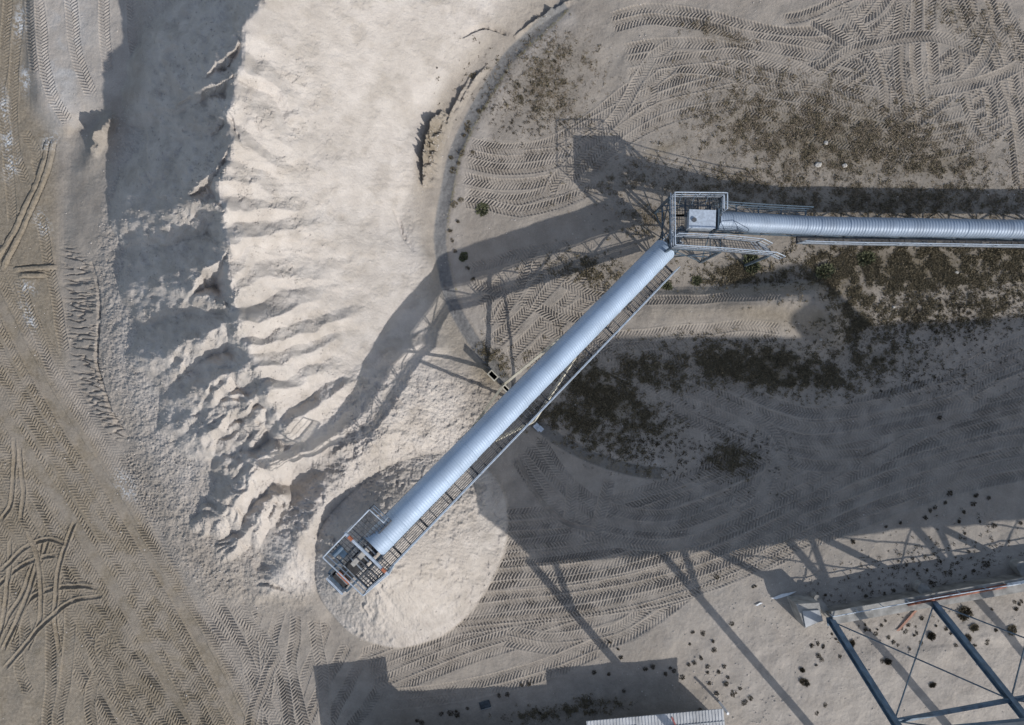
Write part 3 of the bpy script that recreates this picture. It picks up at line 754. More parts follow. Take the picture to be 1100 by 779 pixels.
def ground_material():
    m = bpy.data.materials.new('sand_ground'); m.use_nodes = True
    nt = m.node_tree; N = nt.nodes; L = nt.links
    b = N['Principled BSDF']; b.inputs['Roughness'].default_value = 0.95
    b.inputs['Specular IOR Level'].default_value = 0.2
    tc = N.new('ShaderNodeTexCoord')

    def nz(scale, detail=6, rough=0.6):
        n = N.new('ShaderNodeTexNoise'); n.inputs['Scale'].default_value = scale; n.inputs['Detail'].default_value = detail
        n.inputs['Roughness'].default_value = rough
        L.new(tc.outputs['Object'], n.inputs['Vector']); return n.outputs['Fac']

    def ramp(fac, c1, c2, p1=0.35, p2=0.65):
        r = N.new('ShaderNodeValToRGB'); r.color_ramp.elements[0].position = p1; r.color_ramp.elements[1].position = p2
        r.color_ramp.elements[0].color = (*c1, 1); r.color_ramp.elements[1].color = (*c2, 1)
        L.new(fac, r.inputs['Fac']); return r.outputs['Color']

    def att(n):
        a = N.new('ShaderNodeAttribute'); a.attribute_name = n; return a.outputs['Fac']

    def mix(fac, a, c):
        x = N.new('ShaderNodeMix'); x.data_type = 'RGBA'
        L.new(fac, x.inputs[0]); L.new(a, x.inputs[6]); L.new(c, x.inputs[7]); return x.outputs[2]

    big, mid, fine, grain = nz(0.16), nz(0.9), nz(5.0), nz(26, 3)
    base = ramp(mid, (0.268, 0.236, 0.201), (0.36, 0.319, 0.274))
    base = mix(ramp(big, (0, 0, 0), (0.45, 0.45, 0.45)), base, ramp(fine, (0.29, 0.262, 0.226), (0.365, 0.332, 0.29)))
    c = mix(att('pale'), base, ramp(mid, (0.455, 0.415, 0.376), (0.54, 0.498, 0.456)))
    c = mix(att('brown'), c, ramp(fine, (0.20, 0.168, 0.125), (0.28, 0.24, 0.185)))
    c = mix(att('gutter'), c, ramp(fine, (0.165, 0.162, 0.158), (0.225, 0.222, 0.217)))
    c = mix(att('crust'), c, ramp(fine, (0.42, 0.44, 0.46), (0.60, 0.62, 0.63)))
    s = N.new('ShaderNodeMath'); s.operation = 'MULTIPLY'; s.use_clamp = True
    L.new(att('organic_and_shade'), s.inputs[0])
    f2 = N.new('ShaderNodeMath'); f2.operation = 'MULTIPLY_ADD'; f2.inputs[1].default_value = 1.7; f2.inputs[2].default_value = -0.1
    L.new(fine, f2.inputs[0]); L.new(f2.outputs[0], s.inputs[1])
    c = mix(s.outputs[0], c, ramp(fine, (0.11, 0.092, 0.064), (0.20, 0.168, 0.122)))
    c = mix(att('weeds'), c, ramp(fine, (0.05, 0.043, 0.025), (0.09, 0.075, 0.045)))
    g = N.new('ShaderNodeMix'); g.data_type = 'RGBA'; g.blend_type = 'MULTIPLY'; g.inputs[0].default_value = 0.45
    L.new(c, g.inputs[6]); L.new(ramp(grain, (0.6, 0.6, 0.6), (1.25, 1.25, 1.25), 0.3, 0.7), g.inputs[7])
    L.new(g.outputs[2], b.inputs['Base Color'])
    bp = N.new('ShaderNodeBump'); bp.inputs['Strength'].default_value = 0.5; bp.inputs['Distance'].default_value = 0.05
    L.new(nz(14, 5, 0.7), bp.inputs['Height']); L.new(bp.outputs['Normal'], b.inputs['Normal'])
    return m


MG = ground_material()
idx = np.arange(NU * NV).reshape(NV, NU)
quads = np.stack([idx[:-1, :-1], idx[1:, :-1], idx[1:, 1:], idx[:-1, 1:]], -1).reshape(-1, 4)
cq = (qc[:-1, :-1] < 1).ravel()
cu_, cv_ = (UU[:-1, :-1] + 0.35).ravel(), (VV[:-1, :-1] + 0.35).ravel()
sq = inside([(330, -300), (185, -300), (168, -60), (153, 0), (158, 70), (152, 100), (122, 128)] + STOCK[11:] + [(700, -300)], cu_, cv_) & ~cq


def sub_ground(name, mask):
    q = quads[mask]
    used, inv = np.unique(q, return_inverse=True)
    me = np_mesh(name, W3[used], inv.reshape(-1, 4), MG)
    for k, a in ATT.items():
        at = me.attributes.new(k, 'FLOAT', 'POINT'); at.data.foreach_set('value', a.reshape(-1)[used].astype(np.float32))
    o = bpy.data.objects.new(name, me); COL.objects.link(o)
    return o


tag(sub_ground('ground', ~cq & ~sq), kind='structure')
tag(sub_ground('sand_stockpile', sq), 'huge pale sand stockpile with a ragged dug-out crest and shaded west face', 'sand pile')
tag(sub_ground('sand_cone', cq), 'small round cone of pale sand under the head of the diagonal conveyor', 'sand pile')

UD0, VD0 = ub[0], vb[0]


def gz(u, v):
    """ground height (plan units) at survey coordinates"""
    iu = int(round((u - UD0) / DS)); iv = int(round((v - VD0) / DS))
    if 0 <= iu < nu and 0 <= iv < nv: return float(zmd[iv, iu] + dz[iv, iu])
    return float(zmacro(np.array([u]), np.array([v]))[0])


def G(u, v, lift=0.0):
    z = float(zmd[min(max(int((v - VD0) / DS), 0), nv - 1), min(max(int((u - UD0) / DS), 0), nu - 1)])
    p = P(u, v, z); p.z = gz(u, v) / S + lift
    return p


# === PART TWO ===
UPZ = Vector((0, 0, 1))


def frames(pts):
    """points, along-axis, side (to the right of travel) and up vectors of a 3D polyline"""
    out = []
    for i, p in enumerate(pts):
        a = (pts[min(i + 1, len(pts) - 1)] - pts[max(i - 1, 0)]).normalized()
        s = a.cross(UPZ).normalized()
        out.append((p, a, s, s.cross(a).normalized()))
    return out


def resample(ctrl, step):
    c = spline([tuple(p) for p in ctrl], 0.05) if len(ctrl) > 2 else np.linspace(np.array(ctrl[0]), np.array(ctrl[1]), 400)
    d = np.concatenate([[0], np.cumsum(np.sqrt((np.diff(c, axis=0) ** 2).sum(1)))])
    n = max(2, int(round(d[-1] / step)) + 1)
    ss = np.linspace(0, d[-1], n)
    return [Vector((np.interp(x, d, c[:, 0]), np.interp(x, d, c[:, 1]), np.interp(x, d, c[:, 2]))) for x in ss], d[-1]


def cover_mesh(ctrl, R, pitch, amp, sheet, skirt=0.18, seg=14):
    pts, L = resample(ctrl, pitch / 6)
    fr = frames(pts)
    b = MB()
    st = L / (len(pts) - 1)
    prof = [(-1.0, -skirt)] + [(-math.cos(math.pi * i / seg), math.sin(math.pi * i / seg)) for i in range(seg + 1)] + [(1.0, -skirt)]
    k = len(prof)
    jit = [random.uniform(-0.006, 0.012) for _ in range(400)]
    for i, (p, a, s, u) in enumerate(fr):
        x = i * st
        lap = (x % sheet) / sheet
        r = R + amp * math.sin(2 * math.pi * x / pitch) + (0.014 if lap < 0.07 else 0.0) + jit[int(x / sheet) % 400]
        for q, (cx, cy) in enumerate(prof):
            b.v.append(tuple(p + s * cx * r + u * (cy * r if 0 < q < k - 1 else cy)))
    for i in range(len(fr) - 1):
        for q in range(k - 1):
            b.f.append((i * k + q, i * k + q + 1, (i + 1) * k + q + 1, (i + 1) * k + q))
    # close the two ends
    for i in (0, len(fr) - 1):
        b.f.append(tuple(i * k + q for q in range(k)))
    return b


def at(ctrl_fr, x, st, side=0.0, up=0.0):
    i = min(max(x / st, 0), len(ctrl_fr) - 1.001)
    j = int(i); f = i - j
    p, a, s, u = ctrl_fr[j]; p2 = ctrl_fr[j + 1][0]
    return p.lerp(p2, f) + s * side + u * up


def conveyor_body(root, ctrl, R, x0, x1, depth, walk_side, walk_w, walk0, walk1, rail_h=1.05, other_rail=None, cleat_zone=None, cleat_step=0.45):
    """belt, truss, walkway, handrail of a covered conveyor"""
    pts, L = resample(ctrl, 0.5)
    fr = frames(pts); st = L / (len(pts) - 1)
    A = lambda x, s, u: at(fr, x, st, s, u)
    n = int((x1 - x0) / 1.8)
    xs = [x0 + (x1 - x0) * i / n for i in range(n + 1)]
    b = MB()
    for i in range(n):
        b.bar(A(xs[i], 0, 0.02), A(xs[i + 1], 0, 0.02), 0.78, 0.05)
    b.build('belt', M['rubber'], root)
    t = MB()
    for sgn in (-1, 1):
        for i in range(n):
            t.bar(A(xs[i], sgn * R * 0.93, -0.16), A(xs[i + 1], sgn * R * 0.93, -0.16), 0.07, 0.14)
            t.bar(A(xs[i], sgn * R * 0.93, -depth), A(xs[i + 1], sgn * R * 0.93, -depth), 0.09, 0.09)
            q = (-0.2, -depth) if i % 2 else (-depth, -0.2)
            t.bar(A(xs[i], sgn * R * 0.93, q[0]), A(xs[i + 1], sgn * R * 0.93, q[1]), 0.06)
            t.bar(A(xs[i], sgn * R * 0.93, -0.2), A(xs[i], sgn * R * 0.93, -depth), 0.05)
    for i in range(n + 1):
        t.bar(A(xs[i], -R * 0.93, -depth), A(xs[i], R * 0.93, -depth), 0.06)
        t.bar(A(xs[i], -R * 0.93, -0.3), A(xs[i], R * 0.93, -0.3), 0.05)
    t.build('truss', M['steel'], root)
    # walkway
    w = MB(); c = MB(); h = MB(); wl_ = -depth + 0.06; rail_h += wl_
    s0 = walk_side * (R + 0.06); s1 = walk_side * (R + 0.06 + walk_w)
    m = int((walk1 - walk0) / 2.0)
    ws = [walk0 + (walk1 - walk0) * i / m for i in range(m + 1)]
    for i in range(m):
        for k in range(7):
            s = s0 + (s1 - s0) * k / 6
            w.bar(A(ws[i], s, wl_), A(ws[i + 1], s, wl_), 0.03 if 0 < k < 6 else 0.06, 0.04 if 0 < k < 6 else 0.12)
        h.tube(A(ws[i], s1, rail_h), A(ws[i + 1], s1, rail_h), 0.032, 6)
        h.tube(A(ws[i], s1, rail_h - 0.5), A(ws[i + 1], s1, rail_h - 0.5), 0.022, 6)
        h.bar(A(ws[i], s1, wl_ + 0.12), A(ws[i + 1], s1, wl_ + 0.12), 0.012, 0.14)
    for i in range(m + 1):
        w.bar(A(ws[i], walk_side * R * 0.9, wl_ - 0.07), A(ws[i], s1, wl_ - 0.07), 0.09, 0.1)
        h.bar(A(ws[i], s1, wl_ - 0.03), A(ws[i], s1, rail_h), 0.05)
    x = walk0
    while x < walk1:
        w.bar(A(x, s0, wl_ + 0.04), A(x, s1, wl_ + 0.04), 0.05, 0.03)
        dense = cleat_zone and any(z0 <= x <= z1 for z0, z1 in cleat_zone)
        x += cleat_step * (0.75 if dense else 2.2)
    wk = w.build('walkway', M['grate'], root)
    h.build('handrail', M['galv'], root)
    if other_rail:
        rail_h -= wl_
        o = MB(); a0, a1 = other_rail
        k = int((a1 - a0) / 1.6); os_ = [a0 + (a1 - a0) * i / k for i in range(k + 1)]
        for i in range(k):
            o.tube(A(os_[i], -s1 * 0.95, rail_h * 0.8), A(os_[i + 1], -s1 * 0.95, rail_h * 0.8), 0.03, 6)
            o.tube(A(os_[i], -s1 * 0.95, rail_h * 0.3), A(os_[i + 1], -s1 * 0.95, rail_h * 0.3), 0.022, 6)
            for kk in range(5):
                s = -s0 + (-s1 + s0) * kk / 4
                o.bar(A(os_[i], s, -0.12), A(os_[i + 1], s, -0.12), 0.028)
        for i in range(k + 1):
            o.bar(A(os_[i], -s1 * 0.95, -0.15), A(os_[i], -s1 * 0.95, rail_h * 0.8), 0.045)
            o.bar(A(os_[i], -walk_side * R * 0.9, -0.19), A(os_[i], -s1, -0.19), 0.08)
        o.build('handrail', M['steel'], root)
    return fr, st, L


def railing(mb, pts, h, r=0.03, posts=1.4, mid=True):
    for a, b in zip(pts[:-1], pts[1:]):
        a, b = Vector(a), Vector(b)
        mb.tube(a + UPZ * h, b + UPZ * h, r, 6)
        if mid:
            mb.tube(a + UPZ * h * 0.5, b + UPZ * h * 0.5, r * 0.7, 6)
        mb.bar(a + UPZ * 0.08, b + UPZ * 0.08, 0.014, 0.15)
        k = max(1, int(round((b - a).length / posts)))
        for i in range(k + 1):
            p = a.lerp(b, i / k)
            mb.tube(p, p + UPZ * h, r * 0.9, 6)


def grating(mb, a, b, c, d, n=12, m=6, bar=0.03, deep=0.05):
    """open grating on the quad a-b-c-d (a-b and d-c are the long sides)"""
    for i in range(n + 1):
        mb.bar(a.lerp(b, i / n), d.lerp(c, i / n), bar, deep)
    for j in range(m + 1):
        mb.bar(a.lerp(d, j / m) - UPZ * 0.004, b.lerp(c, j / m) - UPZ * 0.004, bar if 0 < j < m else 0.08, deep if 0 < j < m else 0.14)


# ------------------------------------------------------------------ diagonal stacker conveyor
T0, T1 = P(714, 268, 44), P(401, 587, 163)
R_ = 0.72
root = empty('covered_conveyor', P(716, 268, 0), 'long diagonal belt conveyor under a ribbed grey half-round cover, rising to the sand cone', 'conveyor', None)
cover_mesh([T0, T1], R_, 0.15, 0.007, 1.05).build('cover', M['cover'], root, smooth=True)
axis = (T1 - T0).normalized(); LEN = (T1 - T0).length
tail, head = T0 - axis * 1.1, T1 + axis * 2.7
side = -1 if (axis.cross(UPZ)).dot(Vector((1, -1, 0))) < 0 else 1
fr, st, LL = conveyor_body(root, [tail, head], R_, 0.0, LEN + 3.6, 0.95, side, 0.66, 1.3, LEN + 2.4, cleat_zone=[(1.0, 5.5), (11.5, 17.5)])
A = lambda x, s, u: at(fr, x, st, s, u)
for x in (LEN + 3.7, 0.0):
    b = MB(); b.tube(A(x, -0.42, -0.1), A(x, 0.42, -0.1), 0.2, 12); b.build('pulley', M['steel'], root)
for i in range(5):
    x = LEN + 1.3 + i * 0.5
    b = MB(); b.tube(A(x, -0.42, 0.07), A(x, 0.42, 0.07), 0.045, 8); b.build('roller', M['cleat'], root)
# head platform
hr = 188; hd_ = 169
pa, pb, pc, pd, pe = [P(u, v, hr) for u, v in ((396.7, 547.5), (346.7, 599), (390, 640), (417, 617), (412, 561.6))]
drop = UPZ * ((hr - hd_) / S)
da, db, dc, dd, de = [p - drop for p in (pa, pb, pc, pd, pe)]
hp = empty('head_platform', (0, 0, 0)); COL.objects.unlink(hp); bpy.data.objects.remove(hp)
b = MB()
railing(b, [de, da, db, dc, dd], (hr - hd_) / S, 0.036)
b.build('head_railing', M['galv'], root)
g = MB()
q1 = da.lerp(de, 1.25); q2 = db + (q1 - da)
grating(g, da, db, q2, q1, 16, 5)
e1_ = dc + (da - db).normalized() * 0.75; e0_ = db + (da - db).normalized() * 0.75
grating(g, q2, dc, dc + (da - db).normalized() * 0.75, q2 + (da - db).normalized() * 0.75, 9, 4)
d2 = dd + (db - dc).normalized() * 0.7; c2 = dc + (db - dc).normalized() * 0.7
grating(g, dd, dc, c2, d2, 9, 4)
g.build('head_deck', M['grate'], root)
b = MB()
xb0, xb1 = P(371, 573, 190), P(417, 617, 190)
b.bar(xb0, xb1, 0.13, 0.13)
b.bar(xb0, xb0 - UPZ * 1.5, 0.1); b.bar(xb1, xb1 - UPZ * 1.5, 0.1)
xc = P(352, 600, 180)
b.build('lifting_beam', M['galv'], root)
for f in (0.12, 0.9):
    b = MB()
    m0 = xb0.lerp(xb1, f) + UPZ * 0.02
    b.bar(m0 - (xb1 - xb0).normalized() * 0.13, m0 + (xb1 - xb0).normalized() * 0.13, 0.15, 0.15)
    b.build('beam_clamp', M['orange'], root)
# drive motor, chute with black mouth
b = MB()
mo = A(LEN + 2.2, -side * 1.15, 0.25); mo2 = A(LEN + 3.0, -side * 1.15, 0.25)
b.tube(mo, mo.lerp(mo2, 0.75), 0.15, 12); b.box(A(LEN + 2.4, -side * 0.85, 0.12), 0.32, 0.3, 0.3, axis)
b.build('drive_motor', M['motor'], root)
b = MB()
hx = LEN + 3.75
c4 = [A(hx, -0.56, 0.3), A(hx, 0.56, 0.3), A(hx + 0.62, 0.56, 0.3), A(hx + 0.62, -0.56, 0.3)]
for i in range(4):
    p, q = c4[i], c4[(i + 1) % 4]
    b.bar(p, q, 0.05, 0.08)
    mid = (p + q) / 2 - UPZ * 0.55
    b.box(mid, (q - p).length, 0.03, 1.1, (q - p))
b.build('chute', M['galv'], root)
b = MB()
cc = sum(c4, Vector()) / 4 - UPZ * 0.75
b.box(cc, 0.56, 1.0, 0.05, Vector((axis.x, axis.y, 0)))
b.build('chute_lining', M['rubber'], root)
b = MB()
b.box(A(LEN + 3.2, side * 0.05, 0.16), 0.16, 0.8, 0.16, axis)
b.build('belt_scraper', M['orange'], root)
b = MB(); b.bar(A(LEN + 1.4, 0.1, 0.09), A(LEN + 2.5, 0.1, 0.09), 0.26, 0.06)
b.build('carried_sand', M['stone'], root)
b = MB()
tl = A(0.2, 0, 0.35)
for i in (-1, 1):
    b.bar(A(-0.3, i * 0.5, 0.1), A(1.1, i * 0.5, 0.4), 0.06, 0.5)
b.bar(A(-0.3, -0.5, 0.1), A(-0.3, 0.5, 0.1), 0.06, 0.5)
b.build('loading_skirt', M['galv'], root)

# trestle under the middle of the stacker
tr = empty('conveyor_trestle', G(556, 436), 'beige steel trestle straddling the ground under the middle of the diagonal conveyor', 'trestle')
xm = LEN * 0.48 + 1.1
for sg, (fu, fv) in ((-side, (541, 413)), (side, (573, 451))):
    foot = G(fu, fv); foot.z = max(foot.z, 0.2)
    hd2 = foot + UPZ * 1.0
    b = MB(); b.bar(foot - UPZ * 0.2, hd2, 0.16, 0.16); b.build('leg', M['beige'], tr)
    for xx in (LEN * 0.345 + 1.1, LEN * 0.66 + 1.1):
        b = MB(); b.bar(hd2, A(xx, sg * R_ * 0.93, -1.0), 0.15, 0.15, up=(1, 1, 0.2)); b.build('strut', M['beige'], tr)


def hollow_post(mb, mb2, u, v, h, sx, sy, ang, base=None):
    p = P(u, v, h); z0 = (gz(u, v) / S - 0.3) if base is None else base
    ax = Vector((math.cos(ang), math.sin(ang), 0)); ay = Vector((-math.sin(ang), math.cos(ang), 0))
    t = 0.07
    hh = p.z - z0; zc = (p.z + z0) / 2
    for sgn in (-1, 1):
        mb.box(Vector((p.x, p.y, zc)) + ax * sgn * (sx - t) / 2, t, sy, hh, ax, ay)
        mb.box(Vector((p.x, p.y, zc)) + ay * sgn * (sy - t) / 2, sx - 2 * t - 0.004, t, hh, ax, ay)
    mb2.box(Vector((p.x, p.y, p.z - hh * 0.6)), sx - 2 * t - 0.01, sy - 2 * t - 0.01, 0.03, ax, ay)


an = math.atan2(axis.y, axis.x)
for (u, v, h, sx, sy) in ((529.5, 403.5, 30, 0.42, 0.68), (545, 419, 27, 0.30, 0.78)):
    b, b2 = MB(), MB()
    hollow_post(b, b2, u, v, h, sx, sy, an)
    o = b.build('hollow_post', M['beige'], tr); b2.build('post_interior', M['rubber'], o)
b = MB(); fp = G(577, 458)
b.box(fp + UPZ * 0.35, 0.5, 0.36, 0.9, axis.cross(UPZ)); b.box(fp + UPZ * 0.75 + Vector((0.2, -0.1, 0)), 0.35, 0.3, 0.18, axis.cross(UPZ))
b.build('foot_box', M['galv'], tr)

# ------------------------------------------------------------------ transfer platform and the horizontal conveyor
HC = [P(768, 237, 70), P(810, 239.3, 54), P(850, 241.2, 42), P(900, 243, 38), P(1000, 244.6, 38), P(1120, 246.6, 38), P(1330, 250, 38)]
hroot = empty('covered_conveyor', P(900, 243, 0), 'level belt conveyor under a ribbed grey half-round cover, passing above the dark scrub', 'conveyor')
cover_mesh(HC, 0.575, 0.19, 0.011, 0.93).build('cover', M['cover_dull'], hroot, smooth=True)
dirh = (HC[1] - HC[0]).normalized()
HC2 = [HC[0] - dirh * 1.5] + HC
hs = 1 if (HC[5] - HC[3]).cross(UPZ).y < 0 else -1
fr2, st2, L2 = conveyor_body(hroot, HC2, 0.585, 0.0, 33.0, 0.8, hs, 0.4, 8.0, 33.0, rail_h=0.95, other_rail=(1.6, 8.2))
for i, x in enumerate((9.0, 16.5, 24.0, 31.5)):
    for sgn in (-1, 1):
        p = at(fr2, x, st2, sgn * 0.55, -0.8); q = Vector((p.x, p.y + sgn * hs * -0.35, -0.1))
        b = MB(); b.bar(p, q, 0.12); b.build('leg', M['steel'], hroot)
b = MB()
b.tube(at(fr2, 0.0, st2, -0.42, -0.1), at(fr2, 0.0, st2, 0.42, -0.1), 0.22, 12); b.build('pulley', M['steel'], hroot)
# head enclosure box with a round vent
hb = P(754.5, 235.4, 88); hb0 = P(754.5, 235.4, 70)
b = MB(); ax = Vector((1, -0.03, 0)).normalized()
b.box((hb + Vector((hb.x, hb.y, hb0.z))) / 2, 1.52, 1.04, hb.z - hb0.z, ax)
b.box(hb + UPZ * 0.012, 1.58, 1.1, 0.03, ax)
enc = b.build('head_enclosure', M['galv'], hroot)
b = MB(); vp = P(745.7, 236.2, 89); b.tube(vp - UPZ * 0.02, vp + UPZ * 0.06, 0.135, 16); b.build('vent', M['grate'], enc)
b = MB(); b.box(P(770.3, 236.6, 84), 0.08, 1.24, 0.7, ax); b.build('end_flange', M['steel'], hroot)

pl = empty('transfer_platform', P(752, 236, 0), 'railed steel platform on braced legs at the corner where the two conveyors meet', 'platform')
ht, hd3 = 97, 79
cs = {k: P(u, v, ht) - UPZ * ((ht - hd3) / S) for k, (u, v) in dict(a=(725, 206.5), b=(781.5, 207), c=(781.5, 224), d=(725.5, 263), e=(836, 270.5), f=(729, 250.5), g=(822, 256), h=(781, 266.5), i=(781, 252.5)).items()}
RH = (ht - hd3) / S
b = MB()
railing(b, [cs['c'], cs['b'], cs['a'], cs['d'], cs['h']], RH, 0.036, 1.25)
off = Vector((-0.2, 0, -0.05))
b.tube(cs['a'] + off + UPZ * (RH * 0.9), cs['d'] + off + UPZ * (RH * 0.9), 0.024, 6)
railing(b, [cs['f'], cs['i']], RH, 0.03, 1.25)
b.tube(cs['b'] + UPZ * RH + Vector((-0.22, -0.1, 0)), cs['c'] + UPZ * RH + Vector((-0.22, 0.0, 0)), 0.03, 6)
b.build('railing', M['galv'], pl)
g = MB()
nw = P(725, 206.5, ht); mid1 = cs['a'].lerp(cs['d'], 0.36); midr = Vector((cs['b'].x, mid1.y, mid1.z))
grating(g, cs['a'], cs['b'], midr, mid1, 22, 4, 0.022)
wst = P(740, 236, ht); le = Vector((wst.x, mid1.y, mid1.z)); le2 = Vector((wst.x, cs['d'].y, mid1.z))
grating(g, mid1, le, le2, cs['d'], 6, 8, 0.022)
grating(g, Vector((le.x, cs['f'].y, mid1.z)), cs['i'], cs['h'], le2, 14, 4, 0.02)
for k in ('a', 'b', 'd'):
    pass
g.build('deck', M['grate'], pl)
fb = MB()
for p, q in ((cs['a'], cs['b']), (cs['a'], cs['d']), (mid1, midr), (cs['d'], cs['h']), (cs['f'], cs['i']), (cs['b'], midr), (cs['h'], cs['i'])):
    fb.bar(p - UPZ * 0.16, q - UPZ * 0.16, 0.09, 0.16)
for f in (0.3, 0.55, 0.78):
    fb.bar(cs['a'].lerp(cs['b'], f) - UPZ * 0.17, mid1.lerp(midr, f) - UPZ * 0.17, 0.07, 0.12)
for f in (0.15, 0.4, 0.66):
    p = cs['a'].lerp(cs['b'], f); fb.tube(p + UPZ * RH, p + UPZ * RH + Vector((-0.12, -0.6, -0.5)), 0.02, 6)
fb.build('deck_frame', M['steel'], pl)
# lower flight: gangway continuing downhill, then steps
g = MB(); rl = MB()
dz2 = UPZ * 0.2
gh, gi = cs['h'], cs['i']; ge, gg = cs['e'] - dz2, cs['g'] - dz2
grating(g, gi, gg, ge, gh, 14, 4, 0.022)
g.build('gangway', M['grate'], pl)
railing(rl, [gh, ge], RH, 0.03, 1.2); railing(rl, [gi, gg], RH, 0.026, 1.2)
e3_ = ge + Vector((0.85, -0.1, -0.9)); g3 = gg + Vector((0.85, -0.1, -0.9))
railing(rl, [ge, e3_], RH, 0.03, 0.9); railing(rl, [gg, g3], RH, 0.026, 0.9)
rl.build('gangway_railing', M['galv'], pl)
b = MB()
for i in range(9):
    f = (i - 2) / 7
    p, q = gg.lerp(g3, f), ge.lerp(e3_, f)
    if f < 0: p, q = gg + (gi - gg).normalized() * (-f * 1.6), ge + (gh - ge).normalized() * (-f * 1.6)
    b.bar(p + UPZ * 0.03, q + UPZ * 0.03, 0.06, 0.04)
b.build('stair_tread', M['cleat'], pl)
legs = [cs['a'], cs['b'], cs['d'], cs['h'], cs['e'] - dz2]
for p in legs:
    b = MB(); b.bar(p - UPZ * 0.2, Vector((p.x, p.y, -0.2)), 0.14); b.build('leg', M['steel'], pl)
b = MB()
for p, q in ((cs['a'], cs['b']), (cs['a'], cs['d']), (cs['d'], cs['h']), (cs['b'], cs['h'])):
    lo = 0.5
    b.bar(Vector((p.x, p.y, lo)), q - UPZ * 0.3, 0.06); b.bar(Vector((q.x, q.y, lo)), p - UPZ * 0.3, 0.06)
    b.bar(Vector((p.x, p.y, 2.6)), Vector((q.x, q.y, 2.6)), 0.07)
b.build('brace', M['steel'], pl)
b = MB()
chp = P(729, 252, 66)
b.box(chp, 0.7, 0.6, 0.9, axis); b.box(chp - UPZ * 0.6, 0.55, 0.45, 0.5, axis)
b.build('transfer_chute', M['steel'], pl)

# ------------------------------------------------------------------ concrete wall with pipe, block, piers
wl = empty('concrete_wall', P(990, 648, 0), 'low grey concrete wall carrying the feet of the blue steel legs', 'wall')
HW = 20
top0 = [P(u, v, HW) for u, v in ((891, 659.5), (1000, 639.5), (1110, 621), (1330, 585))]
top1 = [P(u, v, HW) for u, v in ((896, 667.5), (1002, 649), (1113, 630), (1333, 594))]
b = MB()
for i in range(3):
    c8 = [Vector((p.x, p.y, -0.5)) for p in (top1[i], top1[i + 1], top0[i + 1], top0[i])] + [top1[i], top1[i + 1], top0[i + 1], top0[i]]
    b.quadbox(c8)
b.build('wall_body', M['wall_concrete'], wl)
b = MB()
for i in range(3):
    t0_, t1_ = top0[i].lerp(top1[i], 0.5), top0[i + 1].lerp(top1[i + 1], 0.5)
    b.bar(t0_ + UPZ * 0.06, t1_ + UPZ * 0.06, (top1[i] - top0[i]).length * 1.5, 0.1)
b.build('coping', M['concrete'], wl)
b = MB()
ln = [top0[0] + UPZ * 0.5, top0[1] + UPZ * 0.5, top0[2] + UPZ * 0.5, top0[3] + UPZ * 0.5]
for p, q in zip(ln[:-1], ln[1:]):
    b.tube(p, q, 0.035, 6)
    k = int((q - p).length / 1.6)
    for i in range(k + 1): b.tube(p.lerp(q, i / k) - UPZ * 0.5, p.lerp(q, i / k), 0.03, 6)
b.build('wall_rail', M['galv'], wl)
b = MB()
pp = lambda u, v: P(u, v, HW + 2.5)
b.path([pp(975, 649), pp(1003, 643.5), pp(1080, 629.5)], 0.13, 10)
tag(b.build('pipe', M['rust'], None, True), 'rust red pipe lying along the top of the concrete wall', 'pipe')
b = MB(); b.path([pp(1082, 628.5), pp(1130, 620)], 0.11, 10)
tag(b.build('pipe', M['white'], None, True), 'white pipe on the concrete wall past the end of the rust red pipe', 'pipe')

bk = empty('concrete_block', P(868, 660, 0), 'squat concrete block with a pale sheet on top at the end of the low wall', 'block')
b = MB(); hb_ = 25
tq = [P(u, v, hb_) for u, v in ((855, 649), (865, 675), (884, 667), (880, 647.5))]
b.quadbox([Vector((p.x, p.y, -0.4)) for p in tq] + tq)
b.build('block_body', M['concrete'], bk)
b = MB()
tq = [P(u, v, hb_ + 1.0) for u, v in ((862, 656.5), (865.5, 674), (883.5, 666.2), (880, 655.5))]
b.quadbox([p - UPZ * 0.055 for p in tq] + [p + UPZ * 0.02 for p in tq])
b.build('cover_sheet', M['roof'], bk)

for (u0, v0, u1, v1, w_, lab) in ((876, 640, 893, 663, 0.42, 'narrow concrete pier beside the squat block at the wall end'), (988, 628, 1000, 642, 0.72, 'round-nosed concrete pier behind the wall where the second blue leg stands'),
                                  (1095, 604, 1108, 622, 0.72, 'round-nosed concrete pier behind the wall nearest the edge of the photo')):
    b = MB()
    p, q = P(u0, v0, 12), P(u1, v1, 15)
    d = (q - p); d.z = 0; L_ = d.length; d.normalize(); s = Vector((-d.y, d.x, 0))
    pts = [q + s * w_ / 2, p + d * w_ / 2 + s * w_ / 2]
    for k in range(1, 7):
        a = math.pi * k / 7
        pts.append(p + d * w_ / 2 + s * math.cos(a) * w_ / 2 - d * math.sin(a) * w_ / 2)
    pts += [p + d * w_ / 2 - s * w_ / 2, q - s * w_ / 2]
    b.prism(pts, -0.4, p.z)
    tag(b.build('concrete_pier', M['concrete']), lab, 'pier')

# ------------------------------------------------------------------ steel bridge of the processing plant, on A-frame legs
br = empty('plant_gallery', P(900, 720, 0), 'tall sheet-clad plant building standing on sloping blue steel legs behind the concrete wall', 'building')
PL = lambda x, y, z: Vector(((x - CU) / S, -(y - CV) / S, z / S))


def ibeam(mb, p, q, w, h, up):
    """steel I-section: two flanges and a web"""
    p, q = Vector(p), Vector(q); ax = (q - p).normalized(); up = Vector(up)
    ay = (up - ax * up.dot(ax)).normalized()
    t = 0.03
    for sgn in (-1, 1):
        mb.bar(p + ay * sgn * (h / 2 - t / 2), q + ay * sgn * (h / 2 - t / 2), w, t, up=ay)
    mb.bar(p, q, t, h - 2 * t - 0.002, up=ay)


